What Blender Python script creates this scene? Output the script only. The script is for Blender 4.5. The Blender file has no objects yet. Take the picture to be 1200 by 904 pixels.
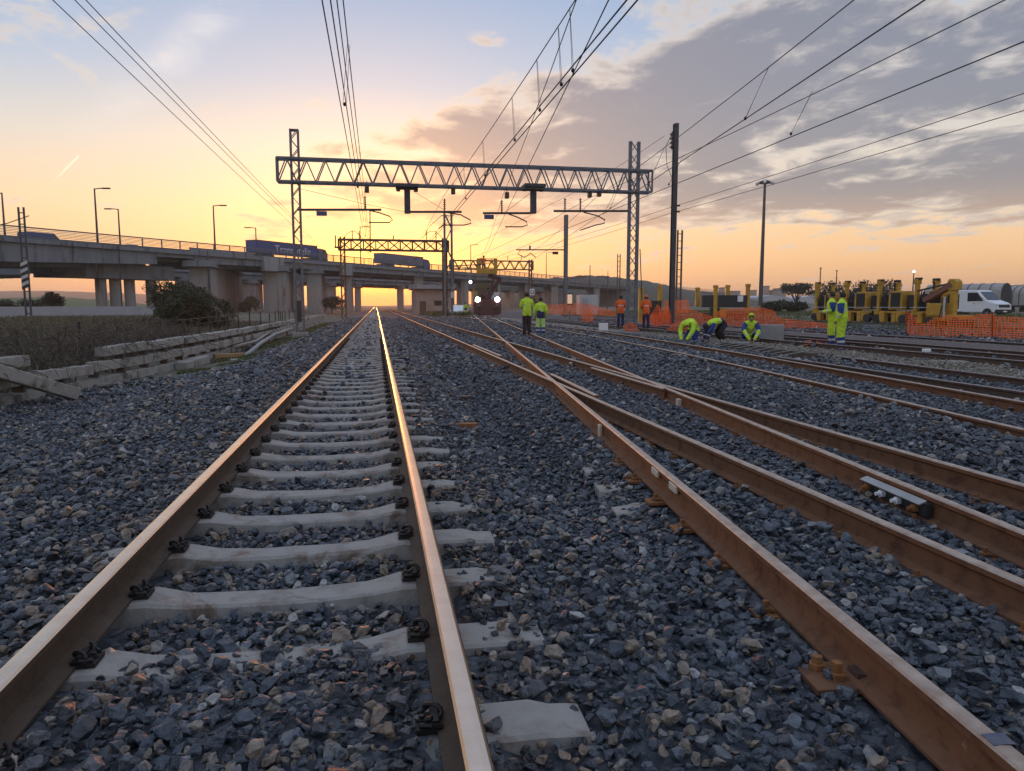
import bpy, bmesh, math, random
import numpy as np
from mathutils import Vector, Matrix, Euler
from math import radians, sin, cos, pi, tan, atan, hypot

random.seed(7)
RNG = np.random.default_rng(11)
scene = bpy.context.scene
COL = scene.collection

# ------------------------------------------------------------------ camera frame
PITCH = radians(6.31)
PSI = atan(.187 * cos(PITCH))
F = 850.0
EYE = np.array([0, 0, 1.38])
RIGHT = np.array([cos(PSI), -sin(PSI), 0])
FWD = np.array([sin(PSI) * cos(PITCH), cos(PSI) * cos(PITCH), -sin(PITCH)])
UP = np.array([sin(PSI) * sin(PITCH), cos(PSI) * sin(PITCH), cos(PITCH)])
HF = np.array([sin(PSI), cos(PSI), 0])

def ray(px, py):
    return FWD + RIGHT * (px - 600) / F + UP * (452 - py) / F

def gp(px, py, z=0.0):
    """ground point that the survey photo shows at this place"""
    r = ray(px, py)
    return Vector(EYE + r * ((z - EYE[2]) / r[2]))

def at(px, py, D):
    r = ray(px, py)
    return Vector(EYE + r * (D / r.dot(HF)))

def on_plane_y(px, py, Y):
    r = ray(px, py)
    return Vector(EYE + r * (Y / r[1]))

# ------------------------------------------------------------------ mesh builder
class MB:
    def __init__(s):
        s.v = []; s.f = []; s.m = []
    def add(s, verts, faces, mi=0):
        o = len(s.v)
        s.v += [tuple(p) for p in verts]
        s.f += [tuple(i + o for i in f) for f in faces]
        s.m += [mi] * len(faces)
        return s
    def box(s, c, size, rz=0, mi=0, rx=0, ry=0, taper=1.0):
        hx, hy, hz = size[0] / 2, size[1] / 2, size[2] / 2
        M = Euler((rx, ry, rz)).to_matrix()
        vs = []
        for (x, y, z) in ((-1,-1,-1),(1,-1,-1),(1,1,-1),(-1,1,-1),(-1,-1,1),(1,-1,1),(1,1,1),(-1,1,1)):
            t = taper if z > 0 else 1
            p = M @ Vector((x * hx * t, y * hy * t, z * hz))
            vs.append((p.x + c[0], p.y + c[1], p.z + c[2]))
        return s.add(vs, [(0,3,2,1),(4,5,6,7),(0,1,5,4),(1,2,6,5),(2,3,7,6),(3,0,4,7)], mi)
    def bar(s, a, b, w, h=None, mi=0):
        a = Vector(a); b = Vector(b); h = h or w
        d = (b - a)
        if d.length < 1e-6: return s
        d.normalize()
        up = Vector((0, 0, 1)) if abs(d.z) < .95 else Vector((0, 1, 0))
        x = d.cross(up).normalized(); y = x.cross(d)
        vs = []
        for p in (a, b):
            for (i, j) in ((-1,-1),(1,-1),(1,1),(-1,1)):
                vs.append(p + x * (i * w / 2) + y * (j * h / 2))
        return s.add(vs, [(3,2,1,0),(4,5,6,7),(0,1,5,4),(1,2,6,5),(2,3,7,6),(3,0,4,7)], mi)
    def tube(s, pts, r, n=6, mi=0, cap=True):
        pts = [Vector(p) for p in pts]
        rs = r if isinstance(r, (list, tuple)) else [r] * len(pts)
        vs = []; fs = []
        for i, p in enumerate(pts):
            d = (pts[min(i + 1, len(pts) - 1)] - pts[max(i - 1, 0)])
            d = d.normalized() if d.length > 1e-9 else Vector((0, 0, 1))
            up = Vector((0, 0, 1)) if abs(d.z) < .95 else Vector((0, 1, 0))
            x = d.cross(up).normalized(); y = x.cross(d)
            for k in range(n):
                a = 2 * pi * k / n
                vs.append(p + (x * cos(a) + y * sin(a)) * rs[i])
        for i in range(len(pts) - 1):
            for k in range(n):
                k2 = (k + 1) % n
                fs.append((i*n+k, i*n+k2, (i+1)*n+k2, (i+1)*n+k))
        if cap:
            fs.append(tuple(range(n))[::-1]); fs.append(tuple((len(pts)-1)*n + k for k in range(n)))
        return s.add(vs, fs, mi)
    def lathe(s, c, prof, n=12, mi=0):
        """prof: list of (r, z)"""
        vs = []; fs = []
        for (r, z) in prof:
            for k in range(n):
                a = 2 * pi * k / n
                vs.append((c[0] + r * cos(a), c[1] + r * sin(a), c[2] + z))
        for i in range(len(prof) - 1):
            for k in range(n):
                k2 = (k + 1) % n
                fs.append((i*n+k, i*n+k2, (i+1)*n+k2, (i+1)*n+k))
        fs.append(tuple(range(n))[::-1]); fs.append(tuple((len(prof)-1)*n + k for k in range(n)))
        return s.add(vs, fs, mi)
    def prism(s, poly, a, b, frame=None, mi=0):
        """poly in (u, v); extruded along w from a to b; frame = (origin, U, V, W)"""
        O, U_, V_, W_ = frame or (Vector((0,0,0)), Vector((1,0,0)), Vector((0,0,1)), Vector((0,1,0)))
        n = len(poly)
        vs = [O + U_ * u + V_ * v + W_ * a for u, v in poly] + [O + U_ * u + V_ * v + W_ * b for u, v in poly]
        fs = [tuple(range(n)), tuple(range(2*n-1, n-1, -1))]
        for i in range(n):
            j = (i + 1) % n
            fs.append((i, i + n, j + n, j))
        return s.add(vs, fs, mi)
    def sweep(s, poly, path, mis=None, mi=0):
        """closed profile (lateral, vertical) swept along a plan path of (x, y, z)"""
        n = len(poly); vs = []; fs = []; ms = []
        P = [Vector(p) for p in path]
        for i, p in enumerate(P):
            d = P[min(i+1, len(P)-1)] - P[max(i-1, 0)]; d.z = 0; d.normalize()
            x = Vector((d.y, -d.x, 0))
            for (u, v) in poly:
                vs.append(p + x * u + Vector((0, 0, v)))
        for i in range(len(P) - 1):
            for k in range(n):
                k2 = (k + 1) % n
                fs.append((i*n+k, (i+1)*n+k, (i+1)*n+k2, i*n+k2)); ms.append(mis[k] if mis else mi)
        fs.append(tuple(range(n))); ms.append(mi); fs.append(tuple((len(P)-1)*n + k for k in range(n))[::-1]); ms.append(mi)
        o = len(s.v)
        s.v += [tuple(p) for p in vs]; s.f += [tuple(i + o for i in f) for f in fs]; s.m += ms
        return s
    def mesh(s, name, mats, smooth=False):
        me = bpy.data.meshes.new(name)
        me.from_pydata(s.v, [], s.f)
        for m in (mats if isinstance(mats, (list, tuple)) else [mats]): me.materials.append(m)
        me.polygons.foreach_set('material_index', s.m)
        if smooth: me.polygons.foreach_set('use_smooth', [True] * len(s.f))
        bm = bmesh.new(); bm.from_mesh(me); bmesh.ops.recalc_face_normals(bm, faces=bm.faces); bm.to_mesh(me); bm.free()
        return me
    def build(s, name, mats, parent=None, smooth=False, bevel=0, loc=None):
        me = s.mesh(name, mats, smooth)
        if bevel:
            bm = bmesh.new(); bm.from_mesh(me)
            bmesh.ops.bevel(bm, geom=[e for e in bm.edges if len(e.link_faces) == 2 and e.calc_face_angle(0) > .6], offset=bevel, segments=1, affect='EDGES')
            bm.to_mesh(me); bm.free()
        o = bpy.data.objects.new(name, me); COL.objects.link(o)
        if parent: o.parent = parent
        if loc is not None: o.location = loc
        return o

def tag(o, label, cat, group=None, kind=None):
    if label: o['label'] = label
    if cat: o['category'] = cat
    if group: o['group'] = group
    if kind or (label and cat): o['kind'] = kind or 'thing'
    return o

def thing(name, label, cat, loc=(0,0,0), rz=0, group=None):
    o = bpy.data.objects.new(name, None); COL.objects.link(o)
    o.empty_display_size = .2
    o.location = loc; o.rotation_euler = (0, 0, rz)
    return tag(o, label, cat, group)

CHILD = {}
def copy_tree(root, loc=None, rz=None, label=None):
    kids = list(root.children)
    c = root.copy(); COL.objects.link(c)
    if loc is not None: c.location = loc
    if rz is not None: c.rotation_euler = (0, 0, rz)
    if label: c['label'] = label
    def rec(src, dst):
        for ch in src.children:
            k = ch.copy(); COL.objects.link(k); k.parent = dst
            k.matrix_parent_inverse = ch.matrix_parent_inverse
            rec(ch, k)
    rec(root, c)
    return c

def single(mb, name, mats, label, cat, loc=(0,0,0), rz=0, group=None, kind=None, smooth=False, bevel=0):
    o = mb.build(name, mats, smooth=smooth, bevel=bevel)
    o.location = loc; o.rotation_euler = (0, 0, rz)
    return tag(o, label, cat, group, kind)

# ------------------------------------------------------------------ materials
def new_mat(name):
    m = bpy.data.materials.new(name); m.use_nodes = True
    nt = m.node_tree
    return m, nt, nt.nodes['Principled BSDF']

def N(nt, t, **kw):
    n = nt.nodes.new(t)
    for k, v in kw.items():
        if k.startswith('i_'):
            key = k[2:]
            n.inputs[int(key) if key.isdigit() else key.replace('_', ' ')].default_value = v
        else: setattr(n, k, v)
    return n

def ramp(nt, fac, stops, interp='LINEAR'):
    r = nt.nodes.new('ShaderNodeValToRGB'); r.color_ramp.interpolation = interp
    el = r.color_ramp.elements
    while len(el) < len(stops): el.new(.5)
    for e, (p, c) in zip(el, stops):
        e.position = p; e.color = (*c[:3], 1)
    if fac is not None: nt.links.new(fac, r.inputs[0])
    return r

def simple(name, c1, c2=None, rough=.8, metal=0, scale=3.0, bump=.0, bscale=None, detail=5, spec=.5, c3=None, coords='pos', dist=.02, zs=None, grime=None):
    """a colour that wanders between c1 and c2 (and spots of c3) with a noise in space"""
    m, nt, b = new_mat(name)
    c2 = c2 or tuple(x * .75 for x in c1)
    if coords == 'pos':
        co = N(nt, 'ShaderNodeNewGeometry').outputs['Position']
    else:
        co = N(nt, 'ShaderNodeTexCoord').outputs['Object']
    if zs:
        vmul = N(nt, 'ShaderNodeVectorMath', operation='MULTIPLY'); vmul.inputs[1].default_value = (1,1,zs); nt.links.new(co, vmul.inputs[0]); co = vmul.outputs[0]
    n = N(nt, 'ShaderNodeTexNoise'); n.inputs['Scale'].default_value = scale; n.inputs['Detail'].default_value = detail
    n.inputs['Roughness'].default_value = .65
    nt.links.new(co, n.inputs['Vector'])
    stops = [(.32, c1), (.68, c2)] if not c3 else [(.3, c1), (.52, c2), (.66, c2), (.74, c3)]
    r = ramp(nt, n.outputs['Fac'], stops)
    colr = r.outputs[0]
    if grime:      # a second, coarser layer of stains: (scale, colour, threshold)
        n3 = N(nt, 'ShaderNodeTexNoise'); n3.inputs['Scale'].default_value = grime[0]; n3.inputs['Detail'].default_value = 9; n3.inputs['Roughness'].default_value = .7; n3.inputs['Distortion'].default_value = .6
        nt.links.new(co, n3.inputs['Vector'])
        rg = ramp(nt, n3.outputs['Fac'], [(grime[2],(0,0,0)),(grime[2]+.12,(1,1,1))])
        gm = N(nt, 'ShaderNodeMix', data_type='RGBA'); nt.links.new(rg.outputs[0], gm.inputs[0]); nt.links.new(colr, gm.inputs[6]); gm.inputs[7].default_value = (*grime[1],1)
        colr = gm.outputs[2]
    nt.links.new(colr, b.inputs['Base Color'])
    b.inputs['Roughness'].default_value = rough; b.inputs['Metallic'].default_value = metal
    b.inputs['Specular IOR Level'].default_value = spec
    if bump:
        n2 = N(nt, 'ShaderNodeTexNoise'); n2.inputs['Scale'].default_value = bscale or scale * 6; n2.inputs['Detail'].default_value = 6
        nt.links.new(co, n2.inputs['Vector'])
        bp = N(nt, 'ShaderNodeBump'); bp.inputs['Strength'].default_value = bump; bp.inputs['Distance'].default_value = dist
        nt.links.new(n2.outputs['Fac'], bp.inputs['Height']); nt.links.new(bp.outputs[0], b.inputs['Normal'])
    return m

M = {}
M['rust_brown'] = simple('dark_brown_rail_side', (.055,.036,.024), (.085,.056,.038), .75, .0, 9, .4, 60, c3=(.12,.085,.06), dist=.004, spec=.3)
M['rust'] = simple('rusty_rail_steel', (.085,.036,.021), (.175,.082,.042), .82, .0, 8, .8, 40, c3=(.27,.17,.115), detail=9, dist=.004, spec=.3)
M['rust_head'] = simple('dull_rail_head', (.27,.185,.135), (.45,.36,.29), .42, .3, 10, .12, 90, dist=.002)
M['rust_dark'] = simple('dark_rail_steel', (.055,.034,.028), (.11,.065,.048), .7, .1, 9, .3, 60, dist=.004)
M['old_rust'] = simple('old_brown_rail_steel', (.20,.155,.15), (.28,.225,.215), .5, .15, 9, .3, 60, dist=.004)
M['polished'] = simple('polished_rail_head', (.60,.46,.34), (.70,.57,.45), .27, .95, 5, .06, 40, dist=.002)
M['clip'] = simple('black_rail_clip', (.016,.014,.014), (.035,.028,.024), .6, .3, 20)
M['screw'] = simple('orange_rust', (.30,.12,.03), (.17,.07,.03), .8, 0, 30)
M['concrete'] = simple('grey_concrete', (.215,.19,.168), (.305,.275,.245), .9, 0, 7, .5, 50, c3=(.13,.10,.075), dist=.008, detail=8, grime=(3.3,(.15,.10,.07),.53))
M['beam_conc'] = simple('weathered_concrete', (.22,.205,.18), (.34,.315,.28), .92, 0, 3.2, .6, 24, c3=(.10,.09,.075), dist=.015, detail=8, grime=(1.7,(.085,.085,.06),.52))
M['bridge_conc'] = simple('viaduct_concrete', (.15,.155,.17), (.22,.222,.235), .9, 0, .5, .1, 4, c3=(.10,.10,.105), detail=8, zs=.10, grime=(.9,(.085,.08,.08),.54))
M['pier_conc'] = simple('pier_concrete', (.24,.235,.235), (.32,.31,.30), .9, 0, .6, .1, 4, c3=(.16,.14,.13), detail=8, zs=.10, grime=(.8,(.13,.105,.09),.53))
M['galv'] = simple('galvanised_steel', (.105,.118,.14), (.165,.18,.21), .5, .35, 3, .05, 30, dist=.003)
M['galv_dark'] = simple('dark_mast_steel', (.05,.052,.06), (.085,.085,.095), .6, .4, 3)
M['rusty_mast'] = simple('rusty_mast_steel', (.10,.055,.035), (.15,.09,.055), .7, .2, 3)
M['wire'] = simple('dark_wire', (.02,.018,.018), (.035,.03,.03), .5, .6, 5)
M['sign_blue'] = simple('blue_sign', (.05,.07,.16), (.07,.09,.19), .5, 0, 5)
M['insul'] = simple('brown_insulator', (.03,.022,.02), (.055,.04,.035), .35, 0, 8)
M['white'] = simple('white_paint', (.72,.73,.75), (.80,.80,.80), .4, 0, 2)
M['dirty_white'] = simple('dirty_white_paint', (.42,.42,.42), (.55,.55,.54), .7, 0, 3)
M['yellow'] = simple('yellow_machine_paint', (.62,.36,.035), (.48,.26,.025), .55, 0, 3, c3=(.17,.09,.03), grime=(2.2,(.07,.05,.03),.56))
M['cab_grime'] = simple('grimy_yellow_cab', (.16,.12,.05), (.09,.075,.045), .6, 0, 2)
M['black'] = simple('black_rubber', (.012,.012,.013), (.025,.025,.026), .7, 0, 8)
M['dark'] = simple('dark_metal', (.02,.021,.024), (.045,.044,.046), .6, .2, 5)
M['hose'] = simple('hydraulic_hose', (.015,.015,.016), (.03,.028,.026), .5, 0, 8)
M['glass'] = simple('dark_window_glass', (.02,.026,.034), (.03,.036,.045), .06, 0, 3)
M['red'] = simple('dark_red_paint', (.075,.018,.022), (.05,.012,.016), .5, 0, 2)
M['wood'] = simple('old_timber', (.06,.045,.035), (.11,.085,.065), .9, 0, 6, .3, 40, dist=.006)
M['new_wood'] = simple('pale_timber', (.42,.26,.12), (.32,.19,.08), .85, 0, 6)
M['pale_wood'] = simple('white_shim', (.55,.5,.42), (.45,.4,.33), .8, 0, 10)
M['pink_wall'] = simple('faded_pink_plaster', (.30,.20,.17), (.38,.28,.24), .95, 0, 1, c3=(.24,.19,.18))
M['tarp'] = simple('dark_wagon_paint', (.02,.026,.03), (.035,.042,.045), .7, 0, 2)
M['wagon'] = simple('pale_wagon_sheet', (.30,.28,.26), (.38,.35,.32), .7, 0, 2)
M['bark'] = simple('bark', (.05,.038,.03), (.085,.065,.05), .95, 0, 6)
M['leaf'] = simple('dark_leaves', (.018,.026,.012), (.045,.055,.024), .8, 0, 2.2, c3=(.07,.08,.035))
M['leaf_far'] = simple('hedge_leaves', (.028,.036,.022), (.055,.06,.036), .9, 0, 1.0)
M['bramble'] = simple('bare_bramble_twigs', (.06,.045,.036), (.12,.09,.068), .95, 0, 4)
M['dry'] = simple('dry_grass', (.20,.165,.105), (.14,.115,.07), .95, 0, 1.3, c3=(.10,.10,.05))
M['grass'] = simple('short_grass', (.07,.10,.03), (.11,.12,.045), .95, 0, 1.3, c3=(.16,.14,.07))
M['steel_plate'] = simple('grey_slab', (.27,.275,.275), (.36,.36,.355), .8, 0, 4)
M['truck_blue'] = simple('blue_trailer_curtain', (.05,.07,.23), (.04,.055,.17), .5, 0, 1)
M['truck_grey'] = simple('grey_trailer', (.16,.15,.20), (.13,.125,.18), .6, 0, 1)
M['truck_text'] = simple('white_lettering', (.7,.7,.75), (.6,.6,.65), .6, 0, 2)
M['orange_sheet'] = simple('orange_awning_edge', (.40,.17,.05), (.30,.13,.05), .8, 0, 2)
M['hv_yellow'] = simple('hi_vis_yellow_cloth', (.72,.97,.06), (.52,.76,.04), .85, 0, 6, 1.0, 10, dist=.06, c3=(.28,.50,.04))
M['hv_pale'] = simple('hi_vis_pale_yellow_cloth', (.58,.85,.24), (.45,.68,.18), .85, 0, 7, .9, 11, dist=.05)
M['hv_orange'] = simple('hi_vis_orange_cloth', (.95,.17,.025), (.75,.11,.02), .85, 0, 7, .9, 11, dist=.05)
M['cloth_blue'] = simple('blue_cloth', (.02,.06,.27), (.014,.04,.18), .85, 0, 7, .9, 11, dist=.05)
M['cloth_navy'] = simple('navy_cloth', (.02,.03,.10), (.015,.022,.07), .85, 0, 9)
M['cloth_black'] = simple('black_cloth', (.012,.012,.016), (.022,.022,.028), .9, 0, 9)
M['refl'] = simple('silver_reflective_tape', (.55,.58,.60), (.48,.5,.52), .45, 0, 9)
M['skin'] = simple('skin', (.36,.20,.14), (.30,.16,.11), .6, 0, 12)
M['hair'] = simple('dark_hair', (.014,.011,.010), (.028,.02,.016), .7, 0, 30)
M['helmet_orange'] = simple('orange_helmet', (.6,.16,.04), (.5,.12,.03), .4, 0, 9)
M['brick_grey'] = simple('pale_wall', (.34,.34,.36), (.42,.41,.42), .9, 0, .6)
M['hill'] = simple('hill_scrub', (.055,.055,.04), (.085,.078,.055), 1, 0, .06, c3=(.11,.095,.06))
M['field'] = simple('green_field', (.085,.12,.05), (.12,.13,.06), 1, 0, .05)
M['far_grey'] = simple('pale_glasshouse_sheet', (.42,.43,.46), (.5,.5,.52), .7, 0, .05)
M['town'] = simple('town_render', (.22,.20,.19), (.32,.29,.27), .9, 0, .03)

def emis(name, col, s):
    m, nt, b = new_mat(name)
    b.inputs['Base Color'].default_value = (.8,.8,.8,1)
    b.inputs['Emission Color'].default_value = (*col, 1); b.inputs['Emission Strength'].default_value = s
    return m
M['lamp_on'] = emis('lit_headlamp', (1,.99,.96), 40)
M['lamp_white'] = emis('lit_work_lamp', (1,.95,.9), 9)
M['lamp_glow'] = emis('lit_amber_sign', (1,.45,.05), .35)

# orange plastic mesh: real holes, from the weave
def net_mat():
    m, nt, b = new_mat('orange_plastic_net')
    b.inputs['Base Color'].default_value = (.95,.19,.04,1); b.inputs['Roughness'].default_value = .55
    g = N(nt, 'ShaderNodeTexCoord')
    sp = N(nt, 'ShaderNodeSeparateXYZ'); nt.links.new(g.outputs['UV'], sp.inputs[0])
    def tri(o):
        a = N(nt, 'ShaderNodeMath', operation='MULTIPLY'); a.inputs[1].default_value = 11.0; nt.links.new(o, a.inputs[0])
        f = N(nt, 'ShaderNodeMath', operation='FRACT'); nt.links.new(a.outputs[0], f.inputs[0])
        l = N(nt, 'ShaderNodeMath', operation='LESS_THAN'); l.inputs[1].default_value = .33; nt.links.new(f.outputs[0], l.inputs[0]); return l
    mx = N(nt, 'ShaderNodeMath', operation='MAXIMUM')
    nt.links.new(tri(sp.outputs[0]).outputs[0], mx.inputs[0]); nt.links.new(tri(sp.outputs[1]).outputs[0], mx.inputs[1])
    nt.links.new(mx.outputs[0], b.inputs['Alpha'])
    b.inputs['Emission Strength'].default_value = 0
    tr = N(nt, 'ShaderNodeBsdfTranslucent'); tr.inputs[0].default_value = (1.0,.24,.05,1)
    tp = N(nt, 'ShaderNodeBsdfTransparent'); m1 = N(nt, 'ShaderNodeMixShader'); m2 = N(nt, 'ShaderNodeMixShader'); m1.inputs[0].default_value = .5
    b.inputs['Alpha'].default_value = 1
    for l in list(nt.links):
        if l.to_socket == b.inputs['Alpha']: nt.links.remove(l)
    nt.links.new(b.outputs[0], m1.inputs[1]); nt.links.new(tr.outputs[0], m1.inputs[2])
    nt.links.new(mx.outputs[0], m2.inputs[0]); nt.links.new(tp.outputs[0], m2.inputs[1]); nt.links.new(m1.outputs[0], m2.inputs[2])
    nt.links.new(m2.outputs[0], nt.nodes['Material Output'].inputs['Surface'])
    return m
M['net'] = net_mat()

def stone_mat(name, tan_amt):
    m, nt, b = new_mat(name)
    oi = N(nt, 'ShaderNodeObjectInfo')
    r = ramp(nt, oi.outputs['Random'],
        [(0,(.026,.031,.042)),(.18,(.058,.067,.085)),(.36,(.092,.104,.127)),(.52,(.036,.043,.056)),(.66,(.130,.145,.172)),
         (.80 - tan_amt*.18,(.068,.077,.094)),(.86 - tan_amt*.2,(.21,.215,.22)),(.90 - tan_amt*.15,(.17,.13,.10)),(.955,(.27,.22,.175)),(1,(.42,.41,.40))], 'LINEAR')
    g = N(nt, 'ShaderNodeTexCoord')
    n = N(nt, 'ShaderNodeTexNoise'); n.inputs['Scale'].default_value = 2.2; n.inputs['Detail'].default_value = 6
    nt.links.new(g.outputs['Object'], n.inputs['Vector'])
    r2 = ramp(nt, n.outputs['Fac'], [(.3,(.62,.62,.62)),(.7,(1.28,1.27,1.25))])
    mx = N(nt, 'ShaderNodeMix', data_type='RGBA', blend_type='MULTIPLY'); mx.inputs[0].default_value = 1
    nt.links.new(r.outputs[0], mx.inputs[6]); nt.links.new(r2.outputs[0], mx.inputs[7])
    cur = mx.outputs[2]
    if tan_amt > .5:      # brake dust and rust on the stones close to the rails
        sx = N(nt, 'ShaderNodeSeparateXYZ'); nt.links.new(oi.outputs['Location'], sx.inputs[0])
        a = N(nt, 'ShaderNodeMath', operation='ADD'); a.inputs[1].default_value = .494; nt.links.new(sx.outputs[0], a.inputs[0])
        ab = N(nt, 'ShaderNodeMath', operation='ABSOLUTE'); nt.links.new(a.outputs[0], ab.inputs[0])
        d1 = N(nt, 'ShaderNodeMath', operation='SUBTRACT'); d1.inputs[1].default_value = .76; nt.links.new(ab.outputs[0], d1.inputs[0])
        d2 = N(nt, 'ShaderNodeMath', operation='ABSOLUTE'); nt.links.new(d1.outputs[0], d2.inputs[0])
        mr = N(nt, 'ShaderNodeMapRange'); nt.links.new(d2.outputs[0], mr.inputs[0]); mr.inputs[1].default_value = .08; mr.inputs[2].default_value = .55; mr.inputs[3].default_value = .75; mr.inputs[4].default_value = 0
        br = N(nt, 'ShaderNodeMix', data_type='RGBA', blend_type='MULTIPLY'); nt.links.new(mr.outputs[0], br.inputs[0]); nt.links.new(cur, br.inputs[6]); br.inputs[7].default_value = (1.05,.80,.62,1)
        cur = br.outputs[2]
    nt.links.new(cur, b.inputs['Base Color'])
    b.inputs['Roughness'].default_value = .5; b.inputs['Specular IOR Level'].default_value = .5
    bp = N(nt, 'ShaderNodeBump'); bp.inputs['Strength'].default_value = .6; bp.inputs['Distance'].default_value = .09
    nt.links.new(n.outputs['Fac'], bp.inputs['Height']); nt.links.new(bp.outputs[0], b.inputs['Normal'])
    return m
M['stone_old'] = stone_mat('old_ballast_stone', .6)
M['stone_new'] = stone_mat('fresh_ballast_stone', .0)

def tan_mat():
    m, nt, b = new_mat('pale_gravel_stone')
    oi = N(nt, 'ShaderNodeObjectInfo')
    r = ramp(nt, oi.outputs['Random'], [(0,(.14,.115,.09)),(.4,(.21,.18,.145)),(.8,(.27,.235,.19)),(1,(.36,.33,.29))])
    nt.links.new(r.outputs[0], b.inputs['Base Color']); b.inputs['Roughness'].default_value = .8
    return m
M['stone_tan'] = tan_mat()

def bed_mat():
    m, nt, b = new_mat('ballast_bed')
    g = N(nt, 'ShaderNodeNewGeometry')
    v = N(nt, 'ShaderNodeTexVoronoi'); v.inputs['Scale'].default_value = 17
    nt.links.new(g.outputs['Position'], v.inputs['Vector'])
    sv = N(nt, 'ShaderNodeSeparateColor'); nt.links.new(v.outputs['Color'], sv.inputs[0])
    r = ramp(nt, sv.outputs[0], [(0,(.03,.033,.04)),(.5,(.062,.068,.08)),(.85,(.095,.10,.115)),(1,(.17,.155,.14))])
    n = N(nt, 'ShaderNodeTexNoise'); n.inputs['Scale'].default_value = .7; n.inputs['Detail'].default_value = 7
    nt.links.new(g.outputs['Position'], n.inputs['Vector'])
    # dirt and grass away from the tracks, by the attribute 'zone'
    at_ = N(nt, 'ShaderNodeAttribute', attribute_name='zone')
    dirt = ramp(nt, n.outputs['Fac'], [(.3,(.13,.115,.085)),(.45,(.105,.10,.065)),(.6,(.155,.14,.10)),(.75,(.21,.185,.145))])
    grav = ramp(nt, n.outputs['Fac'], [(.35,(.17,.145,.115)),(.65,(.26,.225,.18))])
    sep = N(nt, 'ShaderNodeSeparateColor'); nt.links.new(at_.outputs['Color'], sep.inputs[0])
    mx = N(nt, 'ShaderNodeMix', data_type='RGBA'); nt.links.new(sep.outputs[0], mx.inputs[0])
    nt.links.new(r.outputs[0], mx.inputs[6]); nt.links.new(dirt.outputs[0], mx.inputs[7])
    mx2 = N(nt, 'ShaderNodeMix', data_type='RGBA'); nt.links.new(sep.outputs[1], mx2.inputs[0])
    nt.links.new(mx.outputs[2], mx2.inputs[6]); nt.links.new(grav.outputs[0], mx2.inputs[7])
    nt.links.new(mx2.outputs[2], b.inputs['Base Color'])
    b.inputs['Roughness'].default_value = .9
    bp = N(nt, 'ShaderNodeBump'); bp.inputs['Strength'].default_value = .9; bp.inputs['Distance'].default_value = .05; bp.invert = True
    nt.links.new(v.outputs['Distance'], bp.inputs['Height']); nt.links.new(bp.outputs[0], b.inputs['Normal'])
    return m
M['bed'] = bed_mat()
# ------------------------------------------------------------------ terrain
XC = -.4875            # centre of the straight track
GX = .7505
GM = .7275            # half of the distance between rail centres
def sstep(a, b, x):
    t = np.clip((x - a) / (b - a), 0, 1); return t * t * (3 - 2 * t)

_ph = RNG.uniform(0, 6.28, 24); _dr = RNG.uniform(-1, 1, (24, 2))
def lump(X, Y, k, n0=0, n=8):
    s = 0
    for i in range(n0, n0 + n):
        s = s + np.sin((X * _dr[i, 0] + Y * _dr[i, 1]) * k * (1 + .25 * (i % 4)) + _ph[i])
    return s / n

def div_c(Y): return 2.221 + .1152 * Y       # centre of the diverging track
def cur_c(Y):
    Y = np.asarray(Y, float); Yc = np.minimum(Y, 43.0)
    return 6.0 + .166 * Yc - .00193 * Yc * Yc
def fan_c(Y): return 9.15 + .052 * np.asarray(Y, float)

_ta, _tb = gp(838, 405, .05), gp(948, 421, .05)
def trench_dist(X, Y):
    ax, ay, bx, by = _ta.x, _ta.y + .1, _tb.x, _tb.y + .1
    t = np.clip(((X-ax)*(bx-ax)+(Y-ay)*(by-ay))/((bx-ax)**2+(by-ay)**2), 0, 1)
    return np.sqrt((X-ax-t*(bx-ax))**2+(Y-ay-t*(by-ay))**2)

def hb(X, Y):
    X = np.asarray(X, float); Y = np.asarray(Y, float)
    z = np.full(np.broadcast(X, Y).shape, -.012)
    u = np.abs(X - XC)
    fill = .098 * (1 - sstep(2.3, 3.3, Y))
    z = np.where(u < .85, -.082 + fill, z)
    z = np.where((u >= .85) & (u < 1.3), np.where(X > XC, -.034 + .055 * lump(X, Y, 4.5, 6), -.012 + .05 * lump(X, Y, 3.5, 3)), z)
    # ditch between the straight track and the next one
    dc = np.minimum(1.22 + .035 * Y, 1.62)
    z = z - .30 * np.exp(-((X - dc) / .34) ** 2) * sstep(3.0, 6.5, Y) * (1 - .4 * sstep(40, 70, Y))
    z = z + .07 * np.exp(-((X + 2.6) / .5) ** 2)
    z = z - .05 * np.exp(-((X - 2.72) / .28) ** 2 - ((Y - 7.0) / 1.3) ** 2)
    z = z + .022 * sstep(1.9, 2.3, X) * (1 - sstep(4.3, 4.6, X))
    # left shoulder
    z = z - .10 * sstep(-1.9, -3.0, X) - .20 * sstep(-3.2, -5.0, X)
    z = z + .05 * lump(X, Y, 1.6) * sstep(1.0, 2.2, np.abs(X - XC) - 0) * (1 - .6 * sstep(40, 80, Y))
    # mound between the second track and the curve
    z = z + .07 * np.exp(-((X - (cur_c(Y) + div_c(Y) + 1.5) / 2) / .8) ** 2) * (X > 3.5)
    z = z + .055 * sstep(4.5, 5.2, X)
    z = z + .03 * sstep(9.5, 12, X)
    z = z - .24 * (1 - sstep(.30, .48, trench_dist(X, Y)))
    z = z + .4 * sstep(24, 40, X)
    z = z + .55 * sstep(-7, -16, X)
    # rise of the land far off
    R = np.sqrt(X * X + Y * Y)
    z = z + sstep(90, 600, R) * (3.0 * sstep(20, 160, X) + 1.0 * sstep(-40, -160, X)) 
    return z

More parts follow.
